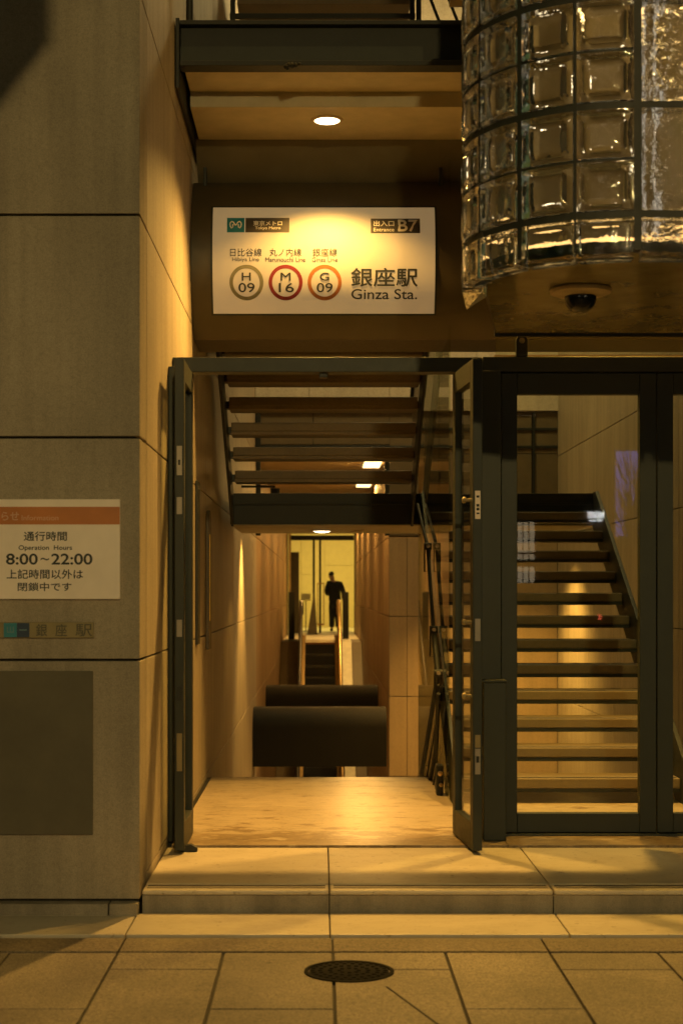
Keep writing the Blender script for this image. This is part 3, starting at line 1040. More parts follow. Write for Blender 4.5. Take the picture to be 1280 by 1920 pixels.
# wall-mounted frame and rounded box on the left wall
wf = thing('wall_frame', 'thin dark notice frame on the side wall behind the open door', 'frame', (WX, 11.5, 1.07))
obj('frame', MB().box(WX + 0.002, WX + 0.02, 11.2, 11.42, 1.07, 2.22), M_black, wf, bevel=0.004)
wb = thing('wall_cabinet', 'rounded top dark cabinet on the side wall with a painted yellow reflection', 'cabinet', (WX, 12.4, 0.95))
pts = [(12.2, 1.0), (12.46, 1.0), (12.46, 1.95)] + [(12.33 + 0.13 * math.cos(R(a)), 1.95 + 0.12 * math.sin(R(a))) for a in range(15, 180, 15)] + [(12.2, 1.95)]
obj('body', MB().prism(pts, 0, WX + 0.002, WX + 0.03), M_brown, wb, bevel=0.004)
obj('yellow_reflection', MB().box(WX + 0.031, WX + 0.036, 12.21, 12.25, 1.22, 1.88), paint('yellow_reflection_paint', (0.8, 0.55, 0.05), 0.4), wb)  # yellow lobby's reflection in the cabinet front, painted on as a strip

# ================================================================== SCALLOP WALL LIGHTS
def wall_washer(label, loc, energy, cone, blend, target, color=WARM):
    x, y, z = loc
    d = thing('wall_downlight', label, 'downlight', loc, 0, 'wall washing downlights')
    s = 1 if x > 0 else -1
    obj('can', MB().lathe([(0.045, 0.0), (0.05, 0.0), (0.05, 0.14), (0.0, 0.14)], loc, 20), M_black, d, smooth=True)
    obj('lens', MB().lathe([(0.0, 0.012), (0.043, 0.012)], loc, 20), M_lens, d)
    wx = 3.2 if s > 0 else WX
    obj('arm', MB().box(min(x, wx - 0.0), max(x, wx), y - 0.012, y + 0.012, z + 0.15, z + 0.175), M_black, d)
    l = lamp('washer_lamp', 'SPOT', (x, y, z - 0.01), energy, color, target, 0.03, cone, blend)
    l.parent = d
    l.matrix_parent_inverse = Matrix.Translation(-Vector(loc))


wall_washer('small can downlight on the left wall washing a scallop of light', (-0.50, 17.8, 2.45), 620, R(84), 0.8, (-0.58, 17.8, 0))
wall_washer('small can downlight on the right wall washing a scallop of light', (2.2, 20.1, 2.48), 1050, R(108), 0.8, (2.35, 20.1, 0))

# lamp of the storey above, washing down the upper side wall
ud = thing('downlight', 'downlight high under the roof washing the upper side wall', 'downlight', (0.35, 9.3, 9.2), 0, 'recessed ceiling downlights')
obj('can', MB().lathe([(0.08, 0.0), (0.09, 0.0), (0.09, 0.2), (0.0, 0.2)], (0.35, 9.3, 9.2), 24), M_black, ud, smooth=True)
obj('lens', MB().lathe([(0.0, 0.015), (0.078, 0.015)], (0.35, 9.3, 9.2), 24), M_lens, ud)
obj('stem', MB().tube([(0.35, 9.3, 9.4), (0.35, 9.3, 10.0)], 0.015, 8), M_black, ud)
l = lamp('upper_lamp', 'SPOT', (0.35, 9.3, 9.19), 560, WARM, (-0.9, 8.75, 4.6), 0.05, R(60), 1.0)
l.parent = ud
l.matrix_parent_inverse = Matrix.Translation((-0.35, -9.3, -9.2))

# hall upper light
hl = thing('ceiling_panel_light', 'long ceiling light high over the stair hall', 'ceiling light', (1.2, 18.5, 9.98))
obj('diffuser', MB().box(0.4, 2.0, 17.5, 19.5, 9.93, 9.995), M_strip, hl, bevel=0.01)
l = lamp('hall_lamp', 'AREA', (1.2, 18.2, 9.9), 360, (1.0, 0.74, 0.30), (1.2, 18.4, 0), 1.6)
l.parent = hl
l.matrix_parent_inverse = Matrix.Translation((-1.2, -18.5, -9.98))

# ================================================================== PASSAGE BEAMS
def beam(label, Y, th):
    r = thing('passage_beam', label, 'beam', (0, Y, -0.9), 0, 'rounded dark beams across the passage')
    top, bot = -0.075, -0.82
    q = [(Y + th, bot), (Y, bot)] + [(Y, -0.32)] + [(Y + 0.24 - 0.24 * math.cos(R(a)), -0.32 + 0.245 * math.sin(R(a))) for a in range(10, 91, 10)] + [(Y + th, top)]
    x1 = 0.925 if Y > 21 else 0.86
    obj('beam_body', MB().prism(q, 0, WX + 0.003, x1), M_drum, r, smooth=True)
    return r


beam('nearer and larger of the two rounded dark beams across the passage', 20.7, 0.5)
beam('farther and narrower of the two rounded dark beams across the passage', 25.6, 0.5)

# ================================================================== ESCALATOR
ZF = 0.31
YCMB = 35.7
SL = math.tan(R(30))
es = thing('escalator', 'narrow escalator climbing away to the yellow lit lobby', 'escalator', (0, 33, -2.5))


def ez(y, dz=0.0):
    return ZF - (YCMB - y) * SL + dz


q = MB()
y = YCMB
z = ZF - 0.02
k = 0
while z > -2.4:
    q.box(-0.325, 0.325, y - 0.4, y + 0.02, z - 0.36, z - 0.23)
    q.box(-0.325, 0.325, y - 0.012, y + 0.02, z - 0.23, z - 0.02)
    y -= 0.4
    z -= 0.4 * SL
obj('step', q, M_rubber, es, bevel=0.006)
q = MB()
y = YCMB - 0.4
z = ZF - 0.25
while z > -2.5:
    q.box(-0.325, 0.325, y - 0.008, y + 0.014, z - 0.002 - 0.0, z + 0.006)
    y -= 0.4
    z -= 0.4 * SL
obj('step_edge', q, paint('step_edge_paint', (0.12, 0.10, 0.06), 0.5), es)
obj('comb_plate', MB().prism([(YCMB - 0.02, ZF - 0.04), (YCMB - 0.02, ZF), (YCMB + 0.6, ZF + 0.012), (YCMB + 1.6, ZF + 0.012), (YCMB + 1.6, ZF - 0.04)], 0, -0.33, 0.33), M_brass, es, bevel=0.004)
obj('comb_edge', MB().box(-0.33, 0.33, YCMB - 0.05, YCMB - 0.022, ZF - 0.03, ZF + 0.004), M_orange_ring, es)
for s in (-1, 1):
    def sx(a, b):
        return (a, b) if s > 0 else (-b, -a)
    yb = 29.5
    a, b = sx(0.33, 0.405)
    obj('skirt_panel', MB().prism([(yb, ez(yb, -0.4)), (yb, ez(yb, 0.14)), (YCMB, ez(YCMB, 0.16)), (YCMB + 1.2, ZF + 0.18), (YCMB + 1.2, ZF - 0.3), (YCMB, ZF - 0.4)], 0, a, b), M_brass, es, bevel=0.01)
    a, b = sx(0.455, 0.70)
    obj('outer_deck', MB().prism([(yb, ez(yb, -0.5)), (yb, ez(yb, 0.02)), (YCMB, ez(YCMB, 0.03)), (YCMB + 1.0, ZF + 0.05), (YCMB + 1.0, ZF - 0.4), (YCMB, ZF - 0.5)], 0, a, b), M_pale if s > 0 else M_brown, es, bevel=0.01)  # lobby light on the right deck put into its paler colour
    a, b = sx(0.705, 0.87 if s < 0 else 0.925)
    obj('side_filler', MB().prism([(yb, ez(yb, -0.5)), (yb, ez(yb, 0.0)), (YCMB, ez(YCMB, 0.01)), (YCMB + 1.6, ZF + 0.03), (YCMB + 1.6, ZF - 0.4), (YCMB, ZF - 0.5)], 0, a, b), M_brown, es, bevel=0.01)
    a, b = sx(0.415, 0.432)
    obj('balustrade', MB().prism([(yb, ez(yb, 0.0)), (yb, ez(yb, 0.84)), (YCMB, ez(YCMB, 0.86)), (YCMB + 1.3, ZF + 0.86), (YCMB + 1.5, ZF + 0.6), (YCMB + 1.3, ZF + 0.0), (YCMB, ZF)], 0, a, b), M_plate, es)
    xh = 0.424 * s
    path = [(xh, yb, ez(yb, 0.88)), (xh, YCMB - 0.6, ez(YCMB - 0.6, 0.9)), (xh, YCMB + 0.1, ZF + 0.915), (xh, YCMB + 1.2, ZF + 0.92), (xh, YCMB + 1.45, ZF + 0.85), (xh, YCMB + 1.55, ZF + 0.62)]
    obj('handrail', MB().tube(path, 0.042, 12), M_brass if s > 0 else M_rubber, es, smooth=True)
    a, b = sx(0.515, 0.655)
    obj('guard_panel', MB().box(a if s > 0 else a - 0.07, b if s > 0 else b - 0.07, 36.72, 36.78, ZF - 0.02, 1.44), M_black, es, bevel=0.006)

# lobby at the far end
lb = thing('lobby_floor', 'polished floor of the yellow lobby at the escalator top', 'floor', (0, 42, ZF))
lb['kind'] = 'structure'
obj('floor_board', MB().box(-0.87, 0.93, 37.32, 43.98, ZF - 0.2, ZF - 0.004).box(-3, 3, 44, 52, ZF - 0.2, ZF - 0.004), M_pale, lb)
ly_ = thing('lobby_wall', 'bright yellow panelled lobby wall behind the standing person', 'wall', (0, 52, ZF))
q = MB()
for a, b in ((-3.0, -0.62), (-0.61, 0.14), (0.15, 3.0)):
    for c, d in ((ZF, 2.29), (2.3, 3.6)) if a > 0 else ((ZF, 2.0), (2.01, 3.6)):
        q.box(a, b, 51.5, 51.6, c, d)
obj('wall_panel', q, M_yellow, ly_, bevel=0.004)
obj('wall_core', MB().box(-3, 3, 51.56, 51.8, ZF, 3.6).box(-3.2, -3, 44, 51.8, ZF, 3.6).box(3, 3.2, 44, 51.8, ZF, 3.6), M_yellow, ly_)
lc = thing('lobby_ceiling', 'white ceiling of the yellow lobby', 'ceiling', (0, 48, 3.6))
lc['kind'] = 'structure'
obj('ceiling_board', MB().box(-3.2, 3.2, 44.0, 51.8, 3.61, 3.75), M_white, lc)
ll = thing('lobby_light', 'long ceiling light inside the yellow lobby', 'ceiling light', (0.4, 48, 3.6))
obj('diffuser', MB().box(-0.6, 1.4, 47.6, 48.4, 3.56, 3.605), M_strip, ll)
l = lamp('lobby_lamp', 'AREA', (0.5, 48.2, 3.5), 125, YELLOW, (0.9, 50.5, 0), 2.0)
l.parent = ll
l.matrix_parent_inverse = Matrix.Translation((-0.4, -48, -3.6))

lf2 = thing('lobby_door_frame', 'bronze glazed door frame at the far end of the passage', 'door frame', (0, 44, ZF))
DZ = 44 / 3000
obj('head_bar', MB().box(-0.86, 0.925, 43.95, 44.05, 1.44 + 97 * DZ, 1.44 + 106 * DZ), M_black, lf2)
obj('side_post', MB().box(-0.86, -0.80, 43.9, 44.05, ZF, 3.25), M_brass, lf2, bevel=0.004)
obj('mullion', MB().box(-0.03, 0.03, 43.98, 44.04, ZF, 1.44 + 97 * DZ), M_black, lf2)
obj('mullion', MB().box(-0.205, -0.145, 43.98, 44.04, ZF, 1.44 + 97 * DZ), M_black, lf2)
obj('side_screen', MB().box(-0.865, -0.58, 44.06, 44.12, ZF, 2.54), M_panelbox, lf2)
q = MB()
q.box(-0.08, -0.06, 43.9, 43.93, 1.44 - 62 * DZ, 1.44 + 17 * DZ).box(0.09, 0.11, 43.9, 43.93, 1.44 - 62 * DZ, 1.44 + 17 * DZ)
q.box(-0.06, 0.09, 43.9, 43.93, 1.44 + 15 * DZ, 1.44 + 17 * DZ).box(-0.06, 0.09, 43.9, 43.93, 1.44 - 62 * DZ, 1.44 - 59 * DZ)
obj('pull_handle', q, M_orange_ring, lf2)
obj('lintel_panel', MB().box(-0.87, 0.93, 44.0, 44.1, 3.05, 3.6), M_pass, lf2)
cn = thing('pylon', 'tall narrow dark tapered pylon standing before the glass door', 'pylon', (-0.21, 42.8, ZF))
q = MB()
b0, hh = 0.135, 1.15
q.add([(-0.21 - b0, 42.7, ZF), (-0.21 + b0, 42.7, ZF), (-0.21 + b0, 42.9, ZF), (-0.21 - b0, 42.9, ZF), (-0.165, 42.78, ZF + hh), (-0.145, 42.78, ZF + hh), (-0.145, 42.82, ZF + hh), (-0.165, 42.82, ZF + hh)],
      [(0, 3, 2, 1), (4, 5, 6, 7), (0, 1, 5, 4), (1, 2, 6, 5), (2, 3, 7, 6), (3, 0, 4, 7)])
obj('body', q, M_panelbox, cn, bevel=0.006)
obj('base_plate', MB().box(-0.36, -0.06, 42.68, 42.92, ZF - 0.003, ZF + 0.02), M_black, cn)
ss = thing('sign_stand', 'small orange edged notice on a thin pole in the lobby', 'sign stand', (-0.415, 46, ZF))
DS = 46 / 3000
obj('notice', MB().box(-0.53, -0.29, 46.0, 46.02, 1.44 - 14 * DS, 1.44 - 3 * DS), M_yellow, ss)
q = MB().box(-0.54, -0.53, 45.99, 46.03, 1.44 - 15 * DS, 1.44 - 2 * DS).box(-0.29, -0.28, 45.99, 46.03, 1.44 - 15 * DS, 1.44 - 2 * DS).box(-0.54, -0.28, 45.985, 45.999, 1.44 - 16 * DS, 1.44 - 14.6 * DS)
obj('border', q, M_orange_ring, ss)
obj('pole', MB().tube([(-0.41, 46.01, ZF), (-0.41, 46.01, 1.2)], 0.014, 8), M_black, ss)
obj('base', MB().lathe([(0.0, 0.02), (0.13, 0.015), (0.14, 0.0)], (-0.41, 46.01, ZF), 20), M_black, ss)

# passage ceiling lights
for k, y in enumerate((22.0, 26.3, 30.6, 34.9, 39.2)):
    d = thing('passage_light', 'warm ceiling light strip %s in the passage' % ('nearest the stair hall', 'second from the stair hall', 'midway along the row', 'above the escalator top', 'nearest the yellow lobby')[k], 'ceiling light', (0.74, y + 0.5, 3.25), 0, 'ceiling lights along the passage')
    obj('diffuser', MB().box(0.62, 0.86, y, y + 1.3, 3.245, 3.261), M_strip, d, bevel=0.004)
    l = lamp('passage_lamp', 'AREA', (0.74, y + 0.65, 3.235), 190, AMBER, (0.4, y + 0.65, 0), 0.24, size_y=1.2)
    l.parent = d
    l.matrix_parent_inverse = Matrix.Translation((-0.74, -y - 0.5, -3.25))

# ================================================================== PERSON
def skin(name, verts, edges, radii, m, parent, sub=2, loc=(0, 0, 0)):
    me = bpy.data.meshes.new(name)
    me.from_pydata(verts, edges, [])
    me.materials.append(m)
    o = bpy.data.objects.new(name, me)
    COL.objects.link(o)
    if parent:
        o.parent = parent
    o.location = loc
    o.modifiers.new('skin', 'SKIN').use_smooth_shade = True
    for i, r_ in enumerate(radii):
        rr = r_ if isinstance(r_, tuple) else (r_, r_)
        me.skin_vertices[0].data[i].radius = rr
    me.skin_vertices[0].data[0].use_root = True
    s = o.modifiers.new('subsurf', 'SUBSURF')
    s.levels = s.render_levels = sub
    return o


def graph(chains):
    verts, radii, edges, idx = [], [], [], {}
    for ch in chains:
        prev = None
        for p, r_ in ch:
            key = tuple(round(c, 4) for c in p)
            if key not in idx:
                idx[key] = len(verts)
                verts.append(p)
                radii.append(r_)
            i = idx[key]
            if prev is not None and prev != i:
                edges.append((prev, i))
            prev = i
    return verts, edges, radii


PX, PY = 0.42, 46.0
pel, sp1, che, nk = ((0, 0, .90), (.11, .08)), ((0, 0.01, 1.10), (.13, .10)), ((-.02, .03, 1.32), (.15, .11)), ((-.065, .05, 1.465), .058)
hd1, hd2 = ((-.10, .065, 1.575), (.078, .092)), ((-.105, .07, 1.655), (.07, .08))
hL = (-.17, .31, 1.05)
hR = (.245, .07, .78)
chains = [[pel, sp1, che, nk, hd1, hd2],
          [hd1, ((-.17, .13, 1.555), .014)],
          [che, ((-.18, .03, 1.40), .06), ((-.235, -.03, 1.14), .045), ((-.20, .2, 1.04), .032), (hL, .03)],
          [che, ((.17, .02, 1.37), .06), ((.25, -.04, 1.11), .045), ((.245, .04, .88), .032), (hR, .03)],
          [pel, ((-.075, 0, .82), .085), ((-.08, .02, .46), .06), ((-.085, -.01, .09), .04), ((-.10, .13, .045), .035)],
          [pel, ((.08, 0, .82), .085), ((.09, .03, .46), .06), ((.10, 0, .09), .04), ((.125, .13, .045), .035)]]
for h, dr in ((hL, (0.02, 0.075, 0.0)), (hR, (0.0, 0.02, -0.075))):
    for k in range(4):
        o_ = (k - 1.5) * 0.017
        base = (h[0] + (o_ if dr[2] == 0 else 0), h[1] + dr[1] * 0.4 + (o_ if dr[2] else 0), h[2] + dr[2] * 0.4)
        tip = (base[0] + dr[0] * 0.9, base[1] + dr[1] * (0.9 - 0.1 * abs(k - 1)), base[2] + dr[2] * (0.9 - 0.1 * abs(k - 1)))
        chains.append([(h, .03), (base, .010), (tip, .0075)])
    chains.append([(h, .03), ((h[0] + 0.03, h[1] + 0.02, h[2] + 0.02), .011), ((h[0] + 0.04, h[1] + 0.05, h[2] + 0.015), .009)])
person = skin('person', *graph(chains), M_skin, None, 2, (PX, PY, ZF))
tag(person, 'person in a black suit seen from behind, looking down left in the lobby', 'person')
jk = [[((0, 0, .78), (.20, .14)), ((0, 0, .98), (.19, .135)), ((-.005, 0.01, 1.14), (.185, .13)), ((-.02, .03, 1.32), (.20, .135)), ((-.05, .045, 1.43), (.09, .08))],
      [((-.02, .03, 1.32), (.20, .135)), ((-.18, .03, 1.385), .088), ((-.24, -.03, 1.14), .072), ((-.205, .18, 1.045), .052)],
      [((-.02, .03, 1.32), (.20, .135)), ((.17, .02, 1.355), .088), ((.255, -.04, 1.11), .074), ((.25, .04, .90), .056)]]
skin('jacket', *graph(jk), M_suit, person)
tj = [[((0, 0, 1.0), (.15, .11)), ((0, 0, .88), (.165, .125)), ((-.075, 0, .78), .118), ((-.08, .02, .46), .094), ((-.085, -.01, .10), .082)],
      [((0, 0, .88), (.165, .125)), ((.08, 0, .78), .118), ((.09, .03, .46), .094), ((.10, 0, .10), .082)]]
skin('trousers', *graph(tj), M_suit, person)
for x_, x2 in ((-.085, -.105), (.10, .13)):
    skin('shoe', *graph([[((x_, -.05, .045), .045), ((x_, .03, .05), .05), ((x2, .17, .035), .04)]]), M_rubber, person)
skin('hair', *graph([[((-.09, .035, 1.59), (.085, .08)), ((-.10, .045, 1.665), (.085, .10)), ((-.105, .075, 1.702), (.06, .075))]]), M_hair, person)

# ================================================================== GLASS BLOCK BAY
bay = thing('glass_block_bay', 'curved corner bay of glass blocks hanging over the right side', 'glass block bay', (1.305, 7.235, 2.83))
CX, CY, RB = 1.305, 7.235, 0.658
TH = 0.085
zrows = [2.997 + 0.225 * k for k in range(8)]


def bay_pt(u, w_, z):
    # u: angle in degrees (0 = facing the street, grows towards the doorway); negative u runs along the flat part (metres)
    r_ = RB + w_
    if u >= 0:
        a = R(u)
        return (CX - r_ * math.sin(a), CY - r_ * math.cos(a), z)
    return (CX - u, CY - r_, z)


def relief(a, b):
    # a, b in 0..1 across the block: flat rim, groove, raised pillow
    d = min(a, 1 - a, b, 1 - b)
    k = 0.18
    ca, cb = max(0, k - min(a, 1 - a)), max(0, k - min(b, 1 - b))
    d = k - math.hypot(ca, cb) if (ca or cb) else min(d, k) if d < k else d
    if d < 0.07:
        return 0.0
    if d < 0.13:
        return -0.010 * math.sin((d - 0.07) / 0.06 * math.pi * 0.5)
    if d < 0.2:
        return -0.010 + 0.013 * (1 - math.cos((d - 0.13) / 0.07 * math.pi)) / 2
    return 0.003 + 0.004 * min(1, (d - 0.2) / 0.3)


def block_mesh(u0, u1, z0, z1, n=16):
    mb = MB()
    vs, fs = [], []
    for side in (0, 1):
        for i in range(n + 1):
            for j in range(n + 1):
                a, b = i / n, j / n
                rl = relief(a, b)
                w_ = (0.004 + rl) if side == 0 else (-TH - rl * 0.8)
                vs.append(bay_pt(u0 + (u1 - u0) * a, w_, z0 + (z1 - z0) * b))
    N = (n + 1) ** 2
    up = (u1 - u0) > 0

    def idx(s, i, j):
        return s * N + i * (n + 1) + j
    for i in range(n):
        for j in range(n):
            f = (idx(0, i, j), idx(0, i, j + 1), idx(0, i + 1, j + 1), idx(0, i + 1, j))
            g_ = (idx(1, i, j), idx(1, i + 1, j), idx(1, i + 1, j + 1), idx(1, i, j + 1))
            fs += [f, g_]
    for k in range(n):
        fs += [(idx(0, k, 0), idx(0, k + 1, 0), idx(1, k + 1, 0), idx(1, k, 0)), (idx(0, k + 1, n), idx(0, k, n), idx(1, k, n), idx(1, k + 1, n)),
               (idx(0, 0, k + 1), idx(0, 0, k), idx(1, 0, k), idx(1, 0, k + 1)), (idx(0, n, k), idx(0, n, k + 1), idx(1, n, k + 1), idx(1, n, k))]
    mb.add(vs, fs)
    return mb


DEG = 22.5
thick, thin = 0.017, 0.0075          # half widths of the joints
hw = [thick, thin, thick, thin, thick, thin]
for c in range(5):
    u0 = c * DEG + math.degrees(hw[c] / RB)
    u1 = (c + 1) * DEG - math.degrees(hw[c + 1] / RB)
    first = None
    for r_ in range(0, 7):
        zb = 2.997 + 0.225 * r_ + (thick if r_ % 2 == 0 else thin)
        zt = 2.997 + 0.225 * (r_ + 1) - (thin if r_ % 2 == 0 else thick)
        if r_ < 2:
            o = obj('glass_block', block_mesh(u0, u1, zb, zt), M_block, bay)
            for p in o.data.polygons:
                p.use_smooth = True
            md = o.modifiers.new('split', 'EDGE_SPLIT')
            md.split_angle = R(60)
            if r_ == 0:
                pair = [o]
            else:
                pair.append(o)
        else:
            o = pair[r_ % 2].copy()
            COL.objects.link(o)
            o.parent = bay
            o.location = (0, 0, 0.45 * (r_ // 2))
    o = obj('cut_block', block_mesh(u0, u1, 2.812, 2.997 - thick, 14), M_block, bay)
    for p in o.data.polygons:
        p.use_smooth = True
for c in range(4):
    u0, u1 = -(0.45 * (c + 1) - thick), -(0.45 * c + thick)
    o0 = None
    for r_ in range(3):
        if r_ == 0:
            o0 = o = obj('large_glass_block', block_mesh(u0, u1, 2.997 + thick, 3.447 - thick, 20), M_block_big, bay)
            for p in o.data.polygons:
                p.use_smooth = True
        else:
            o = o0.copy()
            COL.objects.link(o)
            o.parent = bay
            o.location = (0, 0, 0.45 * r_)
    o = obj('cut_block', block_mesh(u0, u1, 2.812, 2.997 - thick, 14), M_block_big, bay)
    for p in o.data.polygons:
        p.use_smooth = True


def arc_band(mb, u0, u1, w0, w1, z0, z1, n):
    vs, fs = [], []
    for i in range(n + 1):
        u = u0 + (u1 - u0) * i / n
        vs += [bay_pt(u, w0, z0), bay_pt(u, w1, z0), bay_pt(u, w1, z1), bay_pt(u, w0, z1)]
    for i in range(n):
        a = 4 * i
        for k in range(4):
            fs.append((a + k, a + (k + 1) % 4, a + 4 + (k + 1) % 4, a + 4 + k))
    fs += [(0, 3, 2, 1), (4 * n, 4 * n + 1, 4 * n + 2, 4 * n + 3)]
    mb.add(vs, fs)


grid = MB()
for r_ in range(8):
    z = 2.997 + 0.225 * r_
    t_ = (thick if r_ % 2 == 0 else thin) - 0.001
    arc_band(grid, 0, 112.5, -TH * 0.8, -0.012, z - t_, z + t_, 30)
    if r_ % 2 == 0:
        arc_band(grid, -1.8, -0.0001, -TH * 0.8, -0.012, z - t_, z + t_, 4)
for c in range(6):
    h = math.degrees((hw[c] - 0.001) / RB)
    arc_band(grid, max(0, c * DEG - h), c * DEG + h, -TH * 0.78, -0.009, 2.85, 4.56, 2)
for c in range(5):
    arc_band(grid, -(0.45 * c + thick - 0.001), -(0.45 * c - thick + 0.001) if c else -0.0001, -TH * 0.78, -0.009, 2.85, 4.56, 2)
obj('joint_grid', grid, M_grid, bay)
# soffit, return wall, interior
poly = [bay_pt(u, -TH - 0.015, 0)[:2] for u in range(0, 113, 6)] + [(0.78, 7.48), (0.957, 8.72), (4.2, 8.72), (4.2, CY - RB + TH + 0.015)]
obj('soffit', MB().prism(poly, 2, 2.852, 2.90), M_bronze, bay)
obj('soffit_edge', MB().box(0.95, 4.2, 8.722, 8.75, 2.835, 2.95), M_black, bay)
obj('return_wall', MB().prism([(0.757, 7.47), (0.951, 8.72), (0.975, 8.72), (0.785, 7.47)], 2, 2.86, 6.5), M_housing, bay)
obj('inner_wall', MB().box(0.98, 4.2, 8.3, 8.36, 2.902, 5.2), M_gold, bay)
obj('inner_ceiling', MB().box(0.7, 4.2, 6.7, 8.7, 4.62, 4.7), M_gold, bay)
obj('upper_fascia', MB().box(CX, 4.2, CY - RB, CY - RB + 0.1, 4.56, 7.5), M_black, bay)
for x, y, z in ((1.35, 7.0, 4.2), (1.7, 7.5, 4.35), (2.3, 7.3, 4.3), (1.05, 7.7, 3.5), (2.0, 7.9, 3.3), (1.5, 7.9, 3.95)):
    obj('bulb', MB().lathe([(0.0, -0.025), (0.018, -0.018), (0.025, 0), (0.018, 0.018), (0.0, 0.025)], (x, y, z), 14), M_bulb, bay, smooth=True)
obj('light_tube', MB().tube([(1.42, 6.80, 2.95), (1.42, 6.80, 4.5)], 0.012, 8), emit('cool_tube', (1.0, 0.93, 0.8), 0.45), bay)
q = MB()
arc_band(q, 4, 110, -0.20, -0.17, 2.903, 2.93, 24)
q.box(CX, 3.4, CY - RB + 0.17, CY - RB + 0.2, 2.903, 2.93)
obj('cove_strip', q, emit('cove_strip_lens', (1.0, 0.6, 0.2), 1.9), bay)
da, db = bay_pt(111, 0.002, 0), bay_pt(98, 0.002, 0)
da2, db2 = bay_pt(111, -TH, 0), bay_pt(98, -TH, 0)
obj('drip_point', MB().add([(da[0], da[1], 2.811), (db[0], db[1], 2.811), (db2[0], db2[1], 2.811), (da2[0], da2[1], 2.811), ((da[0] * 0.8 + db[0] * 0.2), da[1] * 0.8 + db[1] * 0.2 + 0.01, 2.755)], [(0, 3, 2, 1), (0, 1, 4), (1, 2, 4), (2, 3, 4), (3, 0, 4)]), M_block, bay)
l = lamp('bay_lamp', 'POINT', (1.9, 7.35, 4.3), 11, (1.0, 0.66, 0.24), size=0.12)
l.parent = bay
l.matrix_parent_inverse = Matrix.Translation((-1.305, -7.235, -2.83))

cc = thing('dome_camera', 'dark domed security camera under the glass block bay', 'security camera', (1.21, 7.45, 2.85))
obj('base_ring', MB().lathe([(0.14, 0.0), (0.145, -0.008), (0.14, -0.02), (0.10, -0.034), (0.08, -0.036)], (1.21, 7.45, 2.851), 40), M_cream, cc, smooth=True)
obj('dome', MB().lathe([(0.074, -0.032)] + [(0.074 * math.cos(R(a)), -0.04 - 0.075 * math.sin(R(a))) for a in range(0, 91, 10)], (1.21, 7.45, 2.851), 32), M_dome, cc, smooth=True)

# ================================================================== STREET BEHIND THE CAMERA
sl = thing('street_lamp', 'street lamp standing on the pavement behind the viewer', 'street lamp', (1.0, -5.6, -0.13))
obj('pole', MB().tube([(1.0, -5.6, -0.13), (1.0, -5.6, 5.1)], 0.07, 14, 0.045), M_black, sl, smooth=True)
obj('arm', MB().tube([(1.0, -5.6, 5.0), (1.0, -5.4, 5.25), (1.0, -5.0, 5.32)], 0.03, 10), M_black, sl, smooth=True)
obj('lamp_head', MB().box(0.88, 1.12, -5.3, -4.7, 5.3, 5.37), M_black, sl, bevel=0.02)
obj('diffuser', MB().box(0.9, 1.1, -5.27, -4.73, 5.28, 5.299), M_strip, sl)
l = lamp('street_lamp_light', 'SPOT', (1.0, -5.0, 5.24), 2300, (1.0, 0.72, 0.27), (0.2, 8.0, 1.5), 0.11, R(100), 0.8)
l.parent = sl
l.matrix_parent_inverse = Matrix.Translation((-1.0, 5.6, 0.13))
bn = thing('shadow_panel', 'unseen dark cut cornered banner panel hung on a pole left of the pier', 'blocker', (-3.3, 4, -0.13))  # unseen panel added and cut to cast the shadow on the pier top
obj('pole', MB().tube([(-3.3, 4, -0.13), (-3.3, 4, 7.1)], 0.06, 14), M_black, bn, smooth=True)
obj('panel', MB().prism([(-0.628, 4.43), (-0.628, 7), (-3.24, 7), (-3.24, 2.9), (-1.8, 2.95)], 1, 3.98, 4.02), M_black, bn)
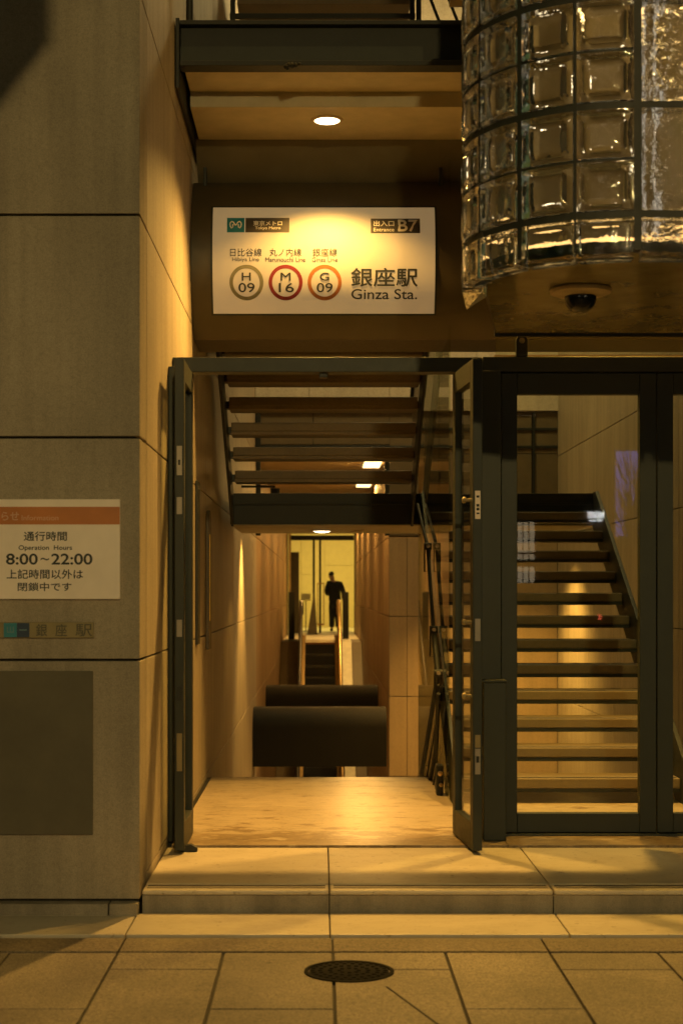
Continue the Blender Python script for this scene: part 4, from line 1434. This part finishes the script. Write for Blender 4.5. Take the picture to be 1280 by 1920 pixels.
# opposite building with lit windows and a bare tree, seen only as reflections
ob = thing('office_building', 'dark office block across the street with scattered lit windows', 'building', (4, -26, 0))
obj('wall', MB().box(-25, 35, -34, -26, -0.2, 30), M_night, ob)
M_win = emit('lit_window', (1.0, 0.78, 0.45), 1.6)
M_winb = emit('blue_window', (0.10, 0.12, 0.5), 7.0)
M_winw = emit('shop_window', (1.0, 0.80, 0.5), 3.5)
for k in range(34):
    x, z = random.randrange(-22, 34, 3) + 0.4, 5.4 + 3.2 * random.randrange(0, 7)
    obj('window', MB().box(x, x + 1.7, -26.02, -25.98, z, z + 1.5), M_win, ob)
obj('shop_window', MB().box(5.5, 6.05, -25.99, -25.95, 1.7, 3.4).box(-12, -7, -25.99, -25.95, 0.6, 3.0).box(14, 22, -25.99, -25.95, 0.6, 3.2), M_winw, ob)
q = MB()
for k in range(4):
    q.box(5.5 + 0.17 * k, 5.53 + 0.17 * k, -25.94, -25.9, 1.6, 3.5)
for z in (2.15, 2.5):
    q.box(5.45, 6.1, -25.94, -25.9, z, z + (0.05 if z > 2.3 else 0.2))
obj('shop_mullion', q, M_black, ob)
obj('blue_window', MB().box(8.3, 9.3, -25.99, -25.95, 3.0, 5.4), M_winb, ob)
q = MB()
text_to(q, 'MIZUHO', 7.5, 7.95, 3.52, 3.70, lambda x, z: (x, -25.9, z), 0.02, mirror=True)
q.box(7.52, 7.9, -25.92, -25.9, 3.43, 3.46)
ob2 = obj('sign_lettering', q, emit('white_sign', (1, 1, 1), 30.0), ob)
obj('red_light', MB().box(7.79, 7.87, -25.9, -25.85, 0.66, 0.82), emit('red_light_lens', (1.0, 0.12, 0.06), 9.0), ob)
bt = thing('street_tree', 'bare street tree standing against the blue window', 'tree', (7.55, -20, -0.13))
obj('trunk', MB().tube([(7.55, -20, -0.13), (7.5, -20, 1.6), (7.55, -20, 2.6)], 0.12, 10, 0.08), M_black, bt)
q = MB()
for k in range(70):
    a = random.uniform(0, 6.28)
    s0 = Vector((7.55, -20, 1.6 + random.random() * 1.8))
    e0 = s0 + Vector((math.cos(a) * random.uniform(0.2, 0.8), math.sin(a) * 0.6, random.uniform(0.6, 1.8)))
    q.tube([s0, (s0 + e0) / 2 + Vector((0.08, 0, 0.15)), e0], 0.022, 6, 0.006)
    for j in range(3):
        f = e0 + Vector((random.uniform(-0.25, 0.25), 0, random.uniform(0.1, 0.5)))
        q.tube([(s0 + e0) / 2 + Vector((0.08, 0, 0.15)), f], 0.010, 5, 0.004)
obj('crown', q, M_black, bt)
